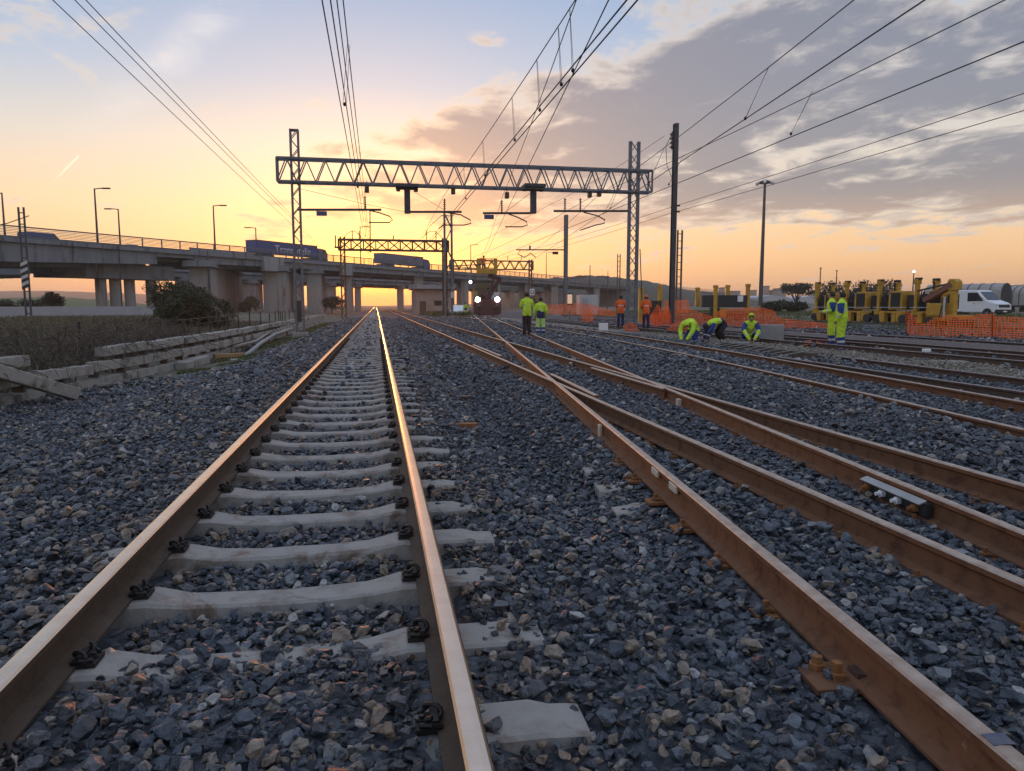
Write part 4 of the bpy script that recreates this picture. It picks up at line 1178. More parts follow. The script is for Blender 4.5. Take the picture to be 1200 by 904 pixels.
squat = dict(pelvis=(0,-.12,.34), waist=(0,-.06,.46), chest=(0,.06,.66), upchest=(0,.10,.78), neck=(0,.14,.87), head=(0,.19,.94), top=(0,.20,1.05), face=(0,.9,-.35))
bend = dict(pelvis=(0,-.25,.74), waist=(0,-.12,.80), chest=(0,.10,.80), upchest=(0,.26,.76), neck=(0,.36,.70), head=(0,.43,.62), top=(0,.50,.60), face=(0,.3,-1))
for s, m in (('L',-1),('R',1)):
    kneel.update({'sh'+s:(m*.19,.22,.68),'el'+s:(m*.23,.36,.40),'wr'+s:(m*.12,.50,.16),'hip'+s:(m*.11,-.20,.46),'kn'+s:(m*.16,.12,.09),'an'+s:(m*.14,-.34,.09),'to'+s:(m*.14,-.42,.05)})
    squat.update({'sh'+s:(m*.19,.09,.77),'el'+s:(m*.27,.30,.52),'wr'+s:(m*.10,.46,.24),'hip'+s:(m*.10,-.10,.30),'kn'+s:(m*.24,.26,.42),'an'+s:(m*.20,-.02,.10),'to'+s:(m*.22,.14,.05)})
    bend.update({'sh'+s:(m*.19,.24,.74),'el'+s:(m*.20,.38,.44),'wr'+s:(m*.12,.45,.18),'hip'+s:(m*.11,-.22,.68),'kn'+s:(m*.17,-.02,.42),'an'+s:(m*.17,-.22,.10),'to'+s:(m*.18,-.06,.05)})
person('person kneeling and bent forward in yellow jacket and blue trousers, leftmost of the crouching three', foot(811, 27, -.0), A_+pi-.7, kneel, yk, hair=True, hood='hv_yellow', bulk=1.25, scale=1.08)
person('person bent over in black trousers with yellow back, middle of the crouching three', foot(842, 26.6, .0), A_+pi/2+.2, bend, kb, hair=True, bulk=1.1, scale=1.0)
person('person squatting in yellow hood with blue sleeves, rightmost of the crouching three', foot(880, 25.4, .0), A_+pi-.15, squat, dict(ysr, thigh='cloth_navy', shin='cloth_navy', band='refl', shoe='black'), hair=False, hood='hv_yellow', bulk=1.1, scale=.98)
person('distant person in yellow hi-vis vest beside the small parked car', foot(545.5, 92, -.05), A_+pi, stand(), yb, hair=True)

# ------------------------------------------------------------------ rail vehicle with basket
YV = 77.0; xv = div_c(YV)+.55
RV = thing('rail_work_vehicle', 'red and yellow rail work vehicle with lit headlights and a raised boom', 'rail vehicle', (xv, YV, .19), -atan(.1152))
mb = MB(); mb.prism([(-1.45,.35),(-1.2,.15),(1.2,.15),(1.45,.35),(1.5,1.2),(1.35,1.75),(-1.35,1.75),(-1.5,1.2)], 0, .5); mb.build('front_apron', M['red'], RV, bevel=.05)
mb = MB(); mb.box((0,5,.95),(2.7,9.4,.35)); mb.box((0,5,.6),(2.2,8,.5)); mb.build('chassis', M['dark'], RV)
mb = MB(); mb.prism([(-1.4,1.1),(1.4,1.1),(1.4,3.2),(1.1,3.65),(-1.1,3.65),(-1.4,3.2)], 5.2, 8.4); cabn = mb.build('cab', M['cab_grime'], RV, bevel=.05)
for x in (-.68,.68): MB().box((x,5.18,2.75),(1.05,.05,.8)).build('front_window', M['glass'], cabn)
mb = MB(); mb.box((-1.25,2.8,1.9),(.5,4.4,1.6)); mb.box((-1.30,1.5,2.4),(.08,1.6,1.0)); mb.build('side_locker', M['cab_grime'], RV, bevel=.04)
mb = MB(); mb.box((.9,2.0,2.1),(.9,1.2,1.0)); mb.build('equipment_box', M['dirty_white'], RV, bevel=.04)
for x in (-1.02,1.06):
    o = MB().lathe((0,0,0),[(.25,0),(.25,.05),(.15,.09)],14).build('headlight', M['lamp_on'], RV); o.location = (x,-.01,1.80); o.rotation_euler = (pi/2,0,0)
    MB().box((x,.12,1.80),(.6,.25,.42)).build('lamp_housing', M['dark'], RV, bevel=.03)
    o = MB().lathe((0,0,0),[(.26,0),(.22,.22),(.10,.22),(.10,.5)],12).build('buffer', M['dark'], RV); o.location = (x*.85,-.02,.95); o.rotation_euler = (pi/2,0,0)
    o = MB().box((x*.62,-.01,1.85),(.22,.05,.16)).build('tail_lamp', M['red'], RV)
o = MB().lathe((0,0,0),[(.16,0),(.16,.06)],12).build('work_lamp', M['lamp_white'], RV); o.location = (-1.75,3.0,3.75); o.rotation_euler = (pi/2,0,0)
MB().tube([(-1.75,3.1,3.7),(-1.4,3.1,3.2)],.04,6).build('lamp_bracket', M['dark'], RV)
for y in (1.6,3.0,6.6,8.0):
    for x in (-.75,.75):
        mb = MB(); mb.tube([(x-.06,y,.45),(x+.06,y,.45)],.45,14); mb.build('wheel', M['rust_dark'], RV)
mb = MB(); mb.lathe((.0,1.6,1.1),[(.55,0),(.5,1.2),(.4,1.3)],12); mb.build('boom_turret', M['red'], RV)
mb = MB(); mb.bar((.0,1.6,2.2),(1.5,1.8,4.05),.34,.42); mb.bar((1.5,1.8,4.05),(.2,1.2,4.35),.30,.36); mb.bar((.3,1.4,2.3),(.75,1.5,4.2),.22); mb.build('boom', M['red'], RV)
mb = MB(); mb.bar((.35,1.35,2.1),(1.25,1.5,3.5),.16); mb.build('boom_cylinder', M['dark'], RV)
mb = MB(); bx0, bx1, by0, by1, bz = -1.05, 1.05, .3, 2.2, 4.62
mb.box(((bx0+bx1)/2,(by0+by1)/2,bz),(bx1-bx0,by1-by0,.16))
for x in (bx0,bx1):
    for y in (by0,by1): mb.bar((x,y,bz),(x,y,bz+1.5),.09)
for z in (.55,1.05,1.5):
    for a, b in (((bx0,by0),(bx1,by0)),((bx1,by0),(bx1,by1)),((bx1,by1),(bx0,by1)),((bx0,by1),(bx0,by0))): mb.bar((*a,bz+z),(*b,bz+z),.06)
mb.box((bx0+.18,by0,bz+.8),(.42,.05,1.4)); mb.box((bx1-.16,by0,bz+.8),(.36,.05,1.4)); mb.box((0,by0,bz+.25),(2.1,.04,.45))
mb.build('basket', M['yellow'], RV)
bp_ = Matrix.Rotation(-atan(.1152),3,'Z') @ Vector((-.35,1.1,bz+.09)) + Vector((xv,YV,.19))
person('person in orange jacket standing in the raised yellow basket', bp_, A_+.4, stand(arms='up'), oj, hair=True, helmet='helmet_orange')

# ------------------------------------------------------------------ yellow machines
def machine(loc, rz, label):
    g = thing('track_laying_machine', label, 'machine', loc, rz, 'yellow machines parked in a row')
    # long axis +x; this side faces -y
    Hh = 2.95
    mb = MB()
    mb.box((0,-.42,.78),(2.5,.10,.14)); mb.box((-.55,-.45,.4),(.35,.35,.7)); mb.box((.35,-.45,.4),(.3,.35,.7)); mb.box((.9,-.35,.45),(.4,.4,.6))
    mb.prism([(-.75,.1),(-.45,.1),(-.35,.8),(-.85,.8)], -.62, -.3); mb.prism([(.55,.1),(.8,.1),(1.0,.8),(.5,.8)], -.6, -.3); mb.build('undercarriage', M['yellow'], g, bevel=.02); MB().box((0,.1,.62),(2.5,.9,.5)).build('chassis', M['dark'], g, bevel=.02)
    for x in (-1.05,1.05):
        mb = MB(); mb.tube([(x-.0,-.62,.32),(x-.0,-.38,.32)],.3,14); mb.tube([(x,.38,.32),(x,.62,.32)],.3,14); mb.build('wheel', M['dark'], g)
    mb = MB(); mb.box((-1.12,-.35,1.48),(.22,.24,Hh-.1)); mb.box((-1.12,-.35,Hh-.05),(.30,.32,.34)); mb.box((-1.12,-.35,.55),(.4,.4,.9)); mb.build('lifting_post', M['yellow'], g, bevel=.02)
    mb = MB(); mb.box((-.42,.30,2.35),(.26,.26,1.1)); mb.box((-.42,.30,2.86),(.34,.34,.2)); mb.build('lifting_post', M['yellow'], g, bevel=.02); mb = MB(); mb.box((-.36,.22,3.02),(.42,.2,.16)); mb.box((-1.06,-.36,Hh+.15),(.44,.2,.14)); mb.tube([(-.42,.1,2.9),(-.42,.1,1.9)],.05,8); mb.build('post_head', M['dark'], g, bevel=.02)
    mb = MB(); mb.prism([(-.28,.95),(.78,.95),(.78,2.28),(-.05,2.28),(-.28,2.0)], -.45, .45); b = mb.build('engine_cover', M['yellow'], g, bevel=.03)
    MB().box((.30,-.465,1.62),(.74,.035,1.08)).build('radiator_grille', M['black'], b)
    mb = MB(); mb.tube([(-1.3,-.66,1.12),(1.35,-.66,1.12)],.025,6); mb.build('handrail', M['dirty_white'], g)
    for k in range(6):
        x = -.92+.05*k+random.uniform(-.03,.03); z = random.uniform(1.9,2.5)
        mb = MB(); mb.tube([(x,-.3,z),(x+.2,-.5,z-.35-.1*k),(x+.05,-.45,1.35),(x+.15,-.35,.85)],.022,6); mb.build('hose', M['hose'], g)
    mb = MB(); mb.box((-.66,.0,1.45),(.5,.7,1.2)); mb.box((1.02,.1,1.5),(.3,.5,1.0)); mb.box((0,.1,.45),(2.2,.5,.5)); mb.tube([(-.7,-.35,1.0),(-.62,-.35,2.2)],.06,8); mb.build('hydraulic_block', M['dark'], g, bevel=.02)
    return g
pts_m = [(972,377.5),(1011,378.5),(1048,379.5),(1092,381)]
a0 = at(975,358,50.5); a1 = at(1098,358,42.0)
dirm = (a1-a0); rzm = math.atan2(dirm.y, dirm.x)
labs = ['leftmost yellow track machine, partly behind the two yellow overalls','yellow track machine second from the left of the row','yellow track machine third from the left of the row','rightmost yellow track machine of the row, behind the corner of the netting']
m0 = machine((a0.x,a0.y,.30), rzm, labs[0]); m0.scale = (1,1,.85)
for k in range(1,4):
    q = a0.lerp(a1, k/3); copy_tree(m0, (q.x,q.y,.30), rzm, labs[k])
# machine with folded boom, next to the van
q = at(1119,358,40)
g = thing('crane_machine', 'yellow crane unit with a folded rusty boom and tall post beside the white van', 'machine', (q.x,q.y,.25), rzm); g.scale = (1,1,.80)
mb = MB(); mb.box((0,-.1,1.4),(.30,.30,2.8)); mb.prism([(-.3,2.45),(.28,2.45),(.3,3.0),(.1,3.2),(-.2,3.2),(-.32,2.95)],-.32,.12); mb.build('tall_post', M['yellow'], g, bevel=.02)
mb = MB(); mb.bar((-.0,-.2,2.85),(-1.9,-.15,1.75),.30,.34); mb.build('boom', simple('dusty_red_boom', (.25,.10,.06), (.18,.07,.045), .6, 0, 3), g)
mb = MB(); mb.bar((0,-.2,2.95),(-2.4,-.2,2.45),.10,.10); mb.build('jib', M['dark'], g)
mb = MB(); mb.box((-.9,0,.95),(1.1,1.0,1.2)); mb.box((-.3,0,.55),(2.2,1.0,.4)); mb.build('engine_cover', M['yellow'], g, bevel=.03)
for x in (-.45,-.3,-.18):
    mb = MB(); mb.tube([(x,-.4,1.9),(x+.08,-.52,1.2),(x-.05,-.5,.5)],.03,6); mb.build('hose', M['hose'], g)
mb = MB(); mb.tube([(-.16,-.55,.5),(-.16,-.55,2.0)],.06,6); mb.build('white_pipe', M['dirty_white'], g)
for x in (-1.1,.6):
    mb = MB(); mb.tube([(x,-.6,.3),(x,.5,.3)],.3,12); mb.build('wheel', M['dark'], g)
# second group of machines farther left, dark centre between yellow posts
q = at(848,358,58)
g = thing('track_laying_machine', 'dark flat unit with four yellow posts behind the crouching three', 'machine', (q.x,q.y,.15), A_-.1)
for x, y, z0, z1 in ((-2.0,.4,1.1,2.55),(-.75,-.5,.2,2.7),(.45,.9,1.4,2.75),(1.75,-.4,.9,2.8)):
    mb = MB(); mb.box((x,y,(z0+z1)/2),(.30,.30,z1-z0)); mb.box((x,y,z1),(.36,.36,.2)); mb.build('lifting_post', M['yellow'], g, bevel=.02)
mb = MB(); mb.box((0,0,1.55),(3.4,1.2,.95)); mb.box((-.7,-.1,.6),(.7,.8,.9)); mb.box((.1,0,.5),(3.6,.9,.25)); mb.build('body', M['dark'], g, bevel=.03)
MB().box((1.15,-.63,1.75),(.42,.03,.48)).build('white_plate', M['white'], g)
for x in (-1.2,1.2):
    mb = MB(); mb.tube([(x,-.6,.3),(x,.6,.3)],.3,12); mb.build('wheel', M['rust_dark'], g)
MB().box((-.15,-.55,.65),(.5,.12,.7)).build('bracket', M['yellow'], g)
# yellow and black bits behind the second orange jacket
q = at(773,358,50); g = thing('track_laying_machine', 'narrow yellow and dark machine post half hidden behind the orange vest', 'machine', (q.x,q.y,.1), A_)
mb = MB(); mb.box((0,0,1.6),(.28,.28,2.2)); mb.box((-1.25,.2,1.3),(.3,.3,2.4)); mb.build('lifting_post', M['yellow'], g, bevel=.02); MB().box((-.6,.2,1.1),(1.0,.8,1.0)).build('body', M['dark'], g, bevel=.03)
MB().tube([(0,-.1,.2),(0.02,-.1,1.6)],.1,8).build('hose', M['hose'], g)

# ------------------------------------------------------------------ van and wagons
q = at(1146,358,70)
V_ = thing('delivery_van', 'white delivery van facing right behind the orange netting', 'van', (q.x,q.y,.25), A_-1.22)
prof = [(-3.2,.45),(2.55,.45),(2.62,.75),(2.58,1.12),(2.35,1.35),(1.55,1.62),(.72,2.42),(.45,2.55),(-3.2,2.6)]
mb = MB(); mb.prism(prof, -.98, .98); vb = mb.build('body', M['white'], V_, bevel=.07)
mb = MB(); mb.add([(1.57,-.86,1.66),(1.57,.86,1.66),(.78,.78,2.40),(.78,-.78,2.40),(1.60,-.86,1.675),(1.60,.86,1.675),(.81,.78,2.42),(.81,-.78,2.42)],[(0,1,2,3),(7,6,5,4),(0,4,5,1),(1,5,6,2),(2,6,7,3),(3,7,4,0)]); mb.build('windscreen', M['glass'], vb)
for y in (-1.0,.985):
    mb = MB(); mb.prism([(1.25,1.55),(.62,2.32),(-.35,2.32),(-.35,1.5)], y, y+.015); mb.build('side_window', M['glass'], vb)
mb = MB(); mb.prism([(2.60,.92),(2.66,.95),(2.60,1.16),(2.50,1.20)], -.70, .70); mb.build('grille', M['black'], vb)
mb = MB(); mb.prism([(2.40,.38),(2.68,.42),(2.70,.74),(2.45,.76)], -.99, .99); mb.build('bumper', M['dark'], vb, bevel=.03)
MB().box((2.705,0,.56),(.02,.5,.12)).build('number_plate', M['white'], vb)
for y in (-.80,.80):
    mb = MB(); mb.prism([(2.35,1.05),(2.58,1.0),(2.55,1.22),(2.30,1.30)], y-.17, y+.17); mb.build('headlight', M['refl'], vb)
    MB().box((.95,y*1.42,1.72),(.16,.2,.38)).build('mirror', M['black'], vb, bevel=.03)
for x in (1.7,-2.0):
    for y in (-.9,.9):
        mb = MB(); mb.tube([(x,y-.13,.36),(x,y+.13,.36)],.36,18); w = mb.build('wheel', M['black'], V_)
        MB().tube([(x,y-.135,.36),(x,y+.135,.36)],.19,12).build('rim', M['galv'], w)
    for y in (-.99,.97):
        mb = MB(); mb.lathe((0,0,0),[(.46,0),(.46,.02)],18); o = mb.build('wheel_arch', M['black'], vb); o.location = (x,y+(.02 if y>0 else 0),.40); o.rotation_euler = (pi/2,0,0)
MB().box((.35,-.99,1.28),(.16,.02,.05)).build('door_handle', M['black'], vb)

def wagon(loc, rz, label, L, end_mat):
    g = thing('goods_wagon', label, 'railway wagon', loc, rz, 'goods wagons behind the van')
    arc = [(1.5*cos(a), 2.6+1.25*sin(a)) for a in [pi*i/10 for i in range(11)]]
    mb = MB(); mb.prism([(-1.5,1.1),(1.5,1.1)]+arc, 0, L); b = mb.build('body', M['wagon'], g)
    mb = MB(); mb.prism([(-1.52,1.08),(1.52,1.08)]+[(x*1.015,z+.02) for x,z in arc], -.06, -.003); mb.build('end_wall', end_mat, g)
    n = int(L/1.2)
    mb = MB()
    for i in range(1,n):
        y = i*L/n; pts = [(-1.53,y,1.15)]+[(x*1.02,y,z+.02) for x,z in arc[::-1]]+[(1.53,y,1.15)]
        mb.tube(pts,.05,5)
    mb.build('rib', M['galv_dark'], b)
    MB().box((0,L/2,.95),(2.6,L,.25)).build('chassis', M['dark'], g)
    for y in (1.5,3.3,L-3.3,L-1.5):
        for x in (-.75,.75):
            mb = MB(); mb.tube([(x-.06,y,.46),(x+.06,y,.46)],.46,12); mb.build('wheel', M['dark'], g)
    return g
q = at(1178,358,90); wagon((q.x,q.y,.25), A_+.62, 'round roofed goods wagon with dark end wall behind the white van', 9, M['tarp'])
q = at(1214,358,98); wagon((q.x,q.y,.3), A_+.05, 'pale ribbed goods wagon cut off by the right edge', 16, M['wagon'])

# ------------------------------------------------------------------ orange netting
def net(label, pts, folds=.07, group='orange safety nets', seg=14, post=()):
    """pts: (px, foot_y, top_y, D)"""
    base = None; V = []; Fc = []; UV = []; u = 0; prev = None
    dense = []
    for a, b in zip(pts[:-1], pts[1:]):
        for i in range(seg):
            t = i/seg; dense.append(tuple(a[k]*(1-t)+b[k]*t for k in range(4)))
    dense.append(pts[-1])
    rows = 6
    for i, (px, fy, ty, D) in enumerate(dense):
        f = at(px, fy, D); t = at(px, ty, D)
        if base is None: base = f.copy()
        if prev is not None: u += (f-prev).length
        prev = f
        for r in range(rows+1):
            q = f.lerp(t, r/rows)
            wob = folds*(sin(i*.45+r*.5)+.6*sin(i*1.1-r*.8)+random.uniform(-.15,.15))*(.3+.7*(1-abs(r/rows-.5)))
            q = q + Vector((HF[0],HF[1],0))*wob + Vector((0,0,random.uniform(-.02,.02) if 0 < r < rows else 0))
            V.append(q-base); UV.append((u, (t.z-f.z)*r/rows))
    n = rows+1
    for i in range(len(dense)-1):
        for r in range(rows): Fc.append((i*n+r,(i+1)*n+r,(i+1)*n+r+1,i*n+r+1))
    me = bpy.data.meshes.new('safety_net'); me.from_pydata(V, [], Fc); me.materials.append(M['net'])
    uv = me.uv_layers.new(name='UVMap')
    for p in me.polygons:
        for li in p.loop_indices: uv.data[li].uv = UV[me.loops[li].vertex_index]
    o = bpy.data.objects.new('safety_net', me); COL.objects.link(o); o.location = base
    tag(o, label, 'safety net', group)
    for px, fy, ty, D in post:
        f = at(px,fy,D)-base; t = at(px,ty,D)-base
        MB().tube([f,t],.02,6).build('stake', M['rust'], o)
    return o
net('tall orange net in front of the white van and crane unit', [(1062,396,363,31),(1072,396,371,31),(1082,396,380,30.5),(1094,397,373,30),(1108,398,370,29.5),(1135,399,370,29),(1163,400,367,28.5),(1166,400,371,28.4),(1185,401,371,28),(1215,403,373,27.5)],
    post=[(1062,398,361,31),(1163,401,366,28.5)])
net('sagging orange net behind the squatting person and the grey slab', [(838,384,366,42),(850,385,362,42),(868,385,361,41),(888,386,360,41),(905,387,363,41),(913,388,372,40),(930,389,375,40),(945,390,376,39),(960,390,378,39),(985,392,382,38)], .18)
net('orange net behind the kneeling person', [(752,386,370,44),(772,386,367,44),(790,385,364,44),(808,385,362,44),(826,385,368,43.5),(838,386,372,43)], .18)
net('distant orange net between the pole and the orange jacket', [(641,368,357,72),(655,369,357,70),(672,369,355,68),(690,370,356,66),(705,370,361,65),(722,371,364,64)], .2)
net('upright bundle of orange net beside the tall dark pole', [(764,388,367,40),(770,388,357,40),(776,388,362,40),(783,388,358,40),(787,388,370,40)], .15)
net('small orange net heap at the foot of the near portal leg', [(731,388,381,37),(738,390,378,36.5),(744,390,380,36.3),(748,389,385,36)], .2)
net('red heap of net lying in front of the distant net', [(682,377,369,52),(686,378,361,52),(691,378,360,51),(696,377,371,51)], .25)
net('orange net lying low to the left of the kneeling person', [(782,388,385,34),(790,389,379,34),(799,389,378,34),(808,389,383,34)], .2)
net('far orange net between the twin mast and the dark unit', [(778,366,352,70),(795,367,352,70),(806,367,351,70),(808,366,357,70)], .1)
# net lying flat on the ground in front of the pair
p0 = gp(945,404,.04); V = []; Fc = []; UV = []
for i in range(16):
    for j in range(6):
        q = gp(942+ i*2.6, 403+j*1.1+ i*.12, .06)
        V.append((q.x-p0.x, q.y-p0.y, random.uniform(0,.16))); UV.append((i*.12,j*.12))
for i in range(15):
    for j in range(5): Fc.append((i*6+j,(i+1)*6+j,(i+1)*6+j+1,i*6+j+1))
me = bpy.data.meshes.new('safety_net'); me.from_pydata(V,[],Fc); me.materials.append(M['net']); uv = me.uv_layers.new(name='UVMap')
for p in me.polygons:
    for li in p.loop_indices: uv.data[li].uv = UV[me.loops[li].vertex_index]
o = bpy.data.objects.new('safety_net', me); COL.objects.link(o); o.location = (p0.x,p0.y,.05); tag(o, 'crumpled orange net lying flat at the feet of the pair in yellow overalls', 'safety net', 'orange safety nets')

# ------------------------------------------------------------------ work site bits
def boxat(px, py, z, size, rz, mat, name, label, cat, rx=0, ry=0, group=None, bevel=.006):
    p = gp(px, py, z); mb = MB().box((0,0,size[2]/2), size, rx=rx, ry=ry)
    return single(mb, name, mat, label, cat, (p.x,p.y,z), rz, group, bevel=bevel)
boxat(904, 404, .0, (.80,.10,.70), A_-.1, M['steel_plate'], 'concrete_slab', 'grey slab standing upright beside the squatting person', 'slab', rx=.12)
boxat(864, 406, .0, (.75,.4,.14), A_-.2, M['steel_plate'], 'concrete_slab', 'grey block lying between the bent person and the squatting person', 'slab')
boxat(940, 402, .02, (.5,.3,.14), A_-.3, M['concrete'], 'concrete_slab', 'pale block lying between the upright slab and the pair in overalls', 'slab')
boxat(907, 398, .02, (.7,.5,.45), A_-.3, M['wood'], 'timber_crate', 'dark timber lump behind the upright grey slab', 'crate')
mb = MB()
boxat(1112, 428, .02, (.7,.35,.10), -.5, M['beam_conc'], 'concrete_slab', 'pale slab lying on the gravel beside the small white post', 'slab')
boxat(1190, 423, .02, (.5,.5,.12), .2, M['beam_conc'], 'concrete_slab', 'pale slab at the right edge against the dark track', 'slab')
p = gp(1085, 423, .02)
g = thing('marker_post', 'short dark post with a white cap on the gravel', 'post', (p.x,p.y,.02))
MB().tube([(0,0,0),(0,0,.22)],.045,8).build('stem', M['dark'], g); MB().box((0,0,.255),(.17,.12,.08)).build('cap', M['white'], g, bevel=.01)
boxat(707, 388, .05, (.44,.4,.40), A_, M['white'], 'white_box', 'white box on the ground left of the orange jacket', 'box')
boxat(651, 372, .0, (.9,.7,.55), .3, M['steel_plate'], 'stone_block', 'grey stone lump at the foot of the pole with a side arm', 'stone')
# trench beside the workers
ta, tb = gp(838, 405, .05), gp(948, 421, .05)
d = (tb-ta); L = d.length; rz = math.atan2(d.y,d.x)
g = thing('cable_trench', 'dark open trench with boards in front of the crouching three', 'trench', (ta.x,ta.y+.1,.02), rz)
MB().box((L/2,.24,.02),(L,.05,.26)).build('board', M['wood'], g); MB().box((L/2,-.24,-.03),(L,.05,.12)).build('board', M['wood'], g)
MB().box((L/2,0,-.14),(L,.42,.03)).build('trench_floor', M['black'], g)
for k in range(9):
    x = L*(.1+.1*k); mb = MB(); mb.bar((x,.24,.17),(x-.18,-.26,.06),.03,.016); mb.build('reinforcing_bar', M['steel_plate'], g)
MB().box((L*.45,.56,.09),(L*.9,.5,.08)).build('spoil_board', M['wood'], g, bevel=.01)
# signs, boxes near the far tracks
p = at(623.5,358,60); g = thing('track_sign', 'white track sign with a dark U on a thin post between the two yellow jackets', 'sign', (p.x,p.y,-.05), A_)
MB().tube([(0,0,0),(0,0,2.6)],.04,6).build('post', M['galv'], g)
sz = at(620,342.5,60).z+.05
pl = MB().box((0,-.06,sz),(.40,.03,.52)).build('panel', M['white'], g, bevel=.01)
mb = MB(); mb.box((-.09,-.085,sz+.03),(.055,.012,.28)); mb.box((.09,-.085,sz+.03),(.055,.012,.28)); mb.box((0,-.0862,sz-.13),(.235,.012,.055)); mb.build('letter', M['black'], pl)
p = at(667.5,358,62); g = thing('signal_box', 'amber box on a short post beside the pole with a side arm', 'signal', (p.x,p.y,-.05), A_)
MB().tube([(0,0,0),(0,0,1.0)],.05,6).build('post', M['galv'], g); z = at(667,350,62).z
MB().box((0,0,z),(.52,.3,.95)).build('housing', M['dark'], g, bevel=.02); MB().box((0,-.16,z),(.40,.03,.78)).build('face', M['lamp_glow'], g)
MB().lathe((0,0,z+.48),[(.22,0),(.2,.1),(.05,.16)],10).build('cap', M['galv'], g)
p = at(688,358,95); g = thing('site_container', 'white site container under the hill', 'container', (p.x,p.y,-.0), A_+.05)
z = at(688,346,95).z; MB().box((0,0,z/2),(2.4,3,z)).build('box', M['dirty_white'], g, bevel=.03); MB().box((-.5,-1.51,z*.45),(.8,.03,z*.75)).build('door', M['brick_grey'], g)
p = at(535,358,96); small_car((p.x,p.y,-.05), A_+pi*1.45, 'car', 'small white car parked at the building under the viaduct', 'car', M['white'], 3.8, 1.6, 1.45)

# building under the viaduct
YB = 103
a = at(488,358,YB); b = at(521,358,YB)
g = thing('trackside_building', 'low pink walled building with a flat grey roof slab under the viaduct', 'building', (a.x,a.y,-.2), 0)
w = b.x-a.x+1.0; hz = at(500,339,YB).z+.2
MB().box((w/2,4,hz/2),(w,8,hz)).build('wall', M['pink_wall'], g)
MB().box((w/2-.1,3.8,hz+.30),(w+1.2,9.2,.60)).build('roof', M['pier_conc'], g, bevel=.03)
MB().box((.9,-.02,1.1),(.9,.06,2.1)).build('door', M['wood'], g)
MB().box((w*.62,-.02,1.9),(1.1,.06,.7)).build('window', M['glass'], g)

# ------------------------------------------------------------------ stacked concrete beams on the left
stk = [(-3.2,456),(60,446),(120,437),(190,427),(250,413),(300,404),(340,395),(390,380)]
def stack_x(y): return float(np.interp(y, [4, 13.0, 16, 20, 30, 60, 95], [-6.9, -6.15, -5.75, -5.35, -5.05, -5.05, -5.2]))
bm_ = MB()
prof = [(-.12,0),(.12,0),(.115,.235),(-.115,.235)]
bm_ = MB(); bm_.prism([(-.115,0),(.115,0),(.105,.20),(-.105,.20)], -1.2, 1.2)
BEAM = bm_.mesh('concrete_beam', M['beam_conc'])
_b = bmesh.new(); _b.from_mesh(BEAM); bmesh.ops.bevel(_b, geom=_b.edges[:], offset=.014, segments=1, affect='EDGES'); _b.to_mesh(BEAM); _b.free()
def worn_beam(seed):
    rr = np.random.default_rng(seed); b = bmesh.new(); b.from_mesh(BEAM)
    bmesh.ops.bisect_plane
    for yc in np.linspace(-1.05,1.05,15): bmesh.ops.bisect_plane(b, geom=b.verts[:]+b.edges[:]+b.faces[:], plane_co=(0,yc,0), plane_no=(0,1,0))
    for v in b.verts:
        j = rr.normal(size=3)*.004
        if rr.uniform() < .12 and v.co.z > .15: j += np.array([-np.sign(v.co.x)*.018, 0, -.02])
        v.co += Vector(j)
    m = bpy.data.meshes.new('concrete_beam'); b.to_mesh(m); b.free(); m.materials.append(M['beam_conc']); return m
BEAMS = [worn_beam(s) for s in range(7)]
ORD = ['nearest','second','third','fourth','fifth','sixth','seventh','eighth','ninth','tenth','eleventh','twelfth','thirteenth','fourteenth','fifteenth','sixteenth','seventeenth','eighteenth','nineteenth','twentieth','twenty-first','twenty-second','twenty-third','twenty-fourth','twenty-fifth','twenty-sixth','twenty-seventh','twenty-eighth']
for lv, lab in ((0,'bottom'),(1,'middle'),(2,'top')):
    y = 8.2 + .5*lv; k = 0
    while y < 74 and k < 27:
        if lv == 2 and 12.5 < y < 16.5: y += 2.45; continue
        x = stack_x(y+1.2); x2 = stack_x(y+2.4); x1 = stack_x(y)
        o = bpy.data.objects.new('concrete_beam', BEAMS[(k*5+lv*3) % 7]); COL.objects.link(o)
        g0 = float(hb(x, y+1.2))
        o.location = (x + random.uniform(-.05,.05) + (.0 if lv != 2 else -.02), y+1.2, -.30 + lv*.305 + random.uniform(-.006,.006))
        o.rotation_euler = (random.uniform(-.022,.022), random.uniform(-.05,.05), -atan((x2-x1)/2.4)+random.uniform(-.03,.03))
        tag(o, '%s concrete beam from the left edge in the %s course of the long grey stack' % (ORD[k], lab), 'concrete beam', 'concrete beams stacked beside the track')
        y += 2.45; k += 1
SPC = MB().box((0,0,.05),(.18,.10,.098)).mesh('timber_spacer', M['wood'])
for lv, cn in ((1,'lower'),(2,'upper')):
    y = 8.8; k = 0
    while y < 40:
        if not (lv == 2 and 12.4 < y < 16.8):
            o = bpy.data.objects.new('timber_spacer', SPC); COL.objects.link(o); o.location = (stack_x(y), y, -.30+lv*.305-.102)
            tag(o, '%s timber spacer from the left in the %s gap of the beam stack' % (ORD[k], cn), 'spacer', 'timber spacers in the beam stack'); k += 1
        y += 1.225
for k,(a, b, lab) in enumerate(((gp(-15,392,.45),gp(24,397,.5),'broken concrete beam sticking out over the stack at the left edge'),)):
    pass
def fallen(pa, pb, lab, w=.23, h=.21, mat='beam_conc', name='concrete_beam', cat='concrete beam', grp='concrete beams stacked beside the track'):
    c = (pa+pb)/2; d = pb-pa; L = d.length
    mb = MB(); mb.bar(pa-c, pb-c, w, h)
    return single(mb, name, M[mat], lab, cat, c, 0, grp, bevel=.012)
fallen(Vector((-6.45,12.2,.66)), Vector((-5.25,13.9,-.18)), 'broken concrete beam leaning down off the stack onto the ballast at the left')
fallen(Vector((-7.7,10.9,.78)), Vector((-6.2,12.6,.72)), 'concrete beam lying on top of the stack above the leaning one at the left edge')
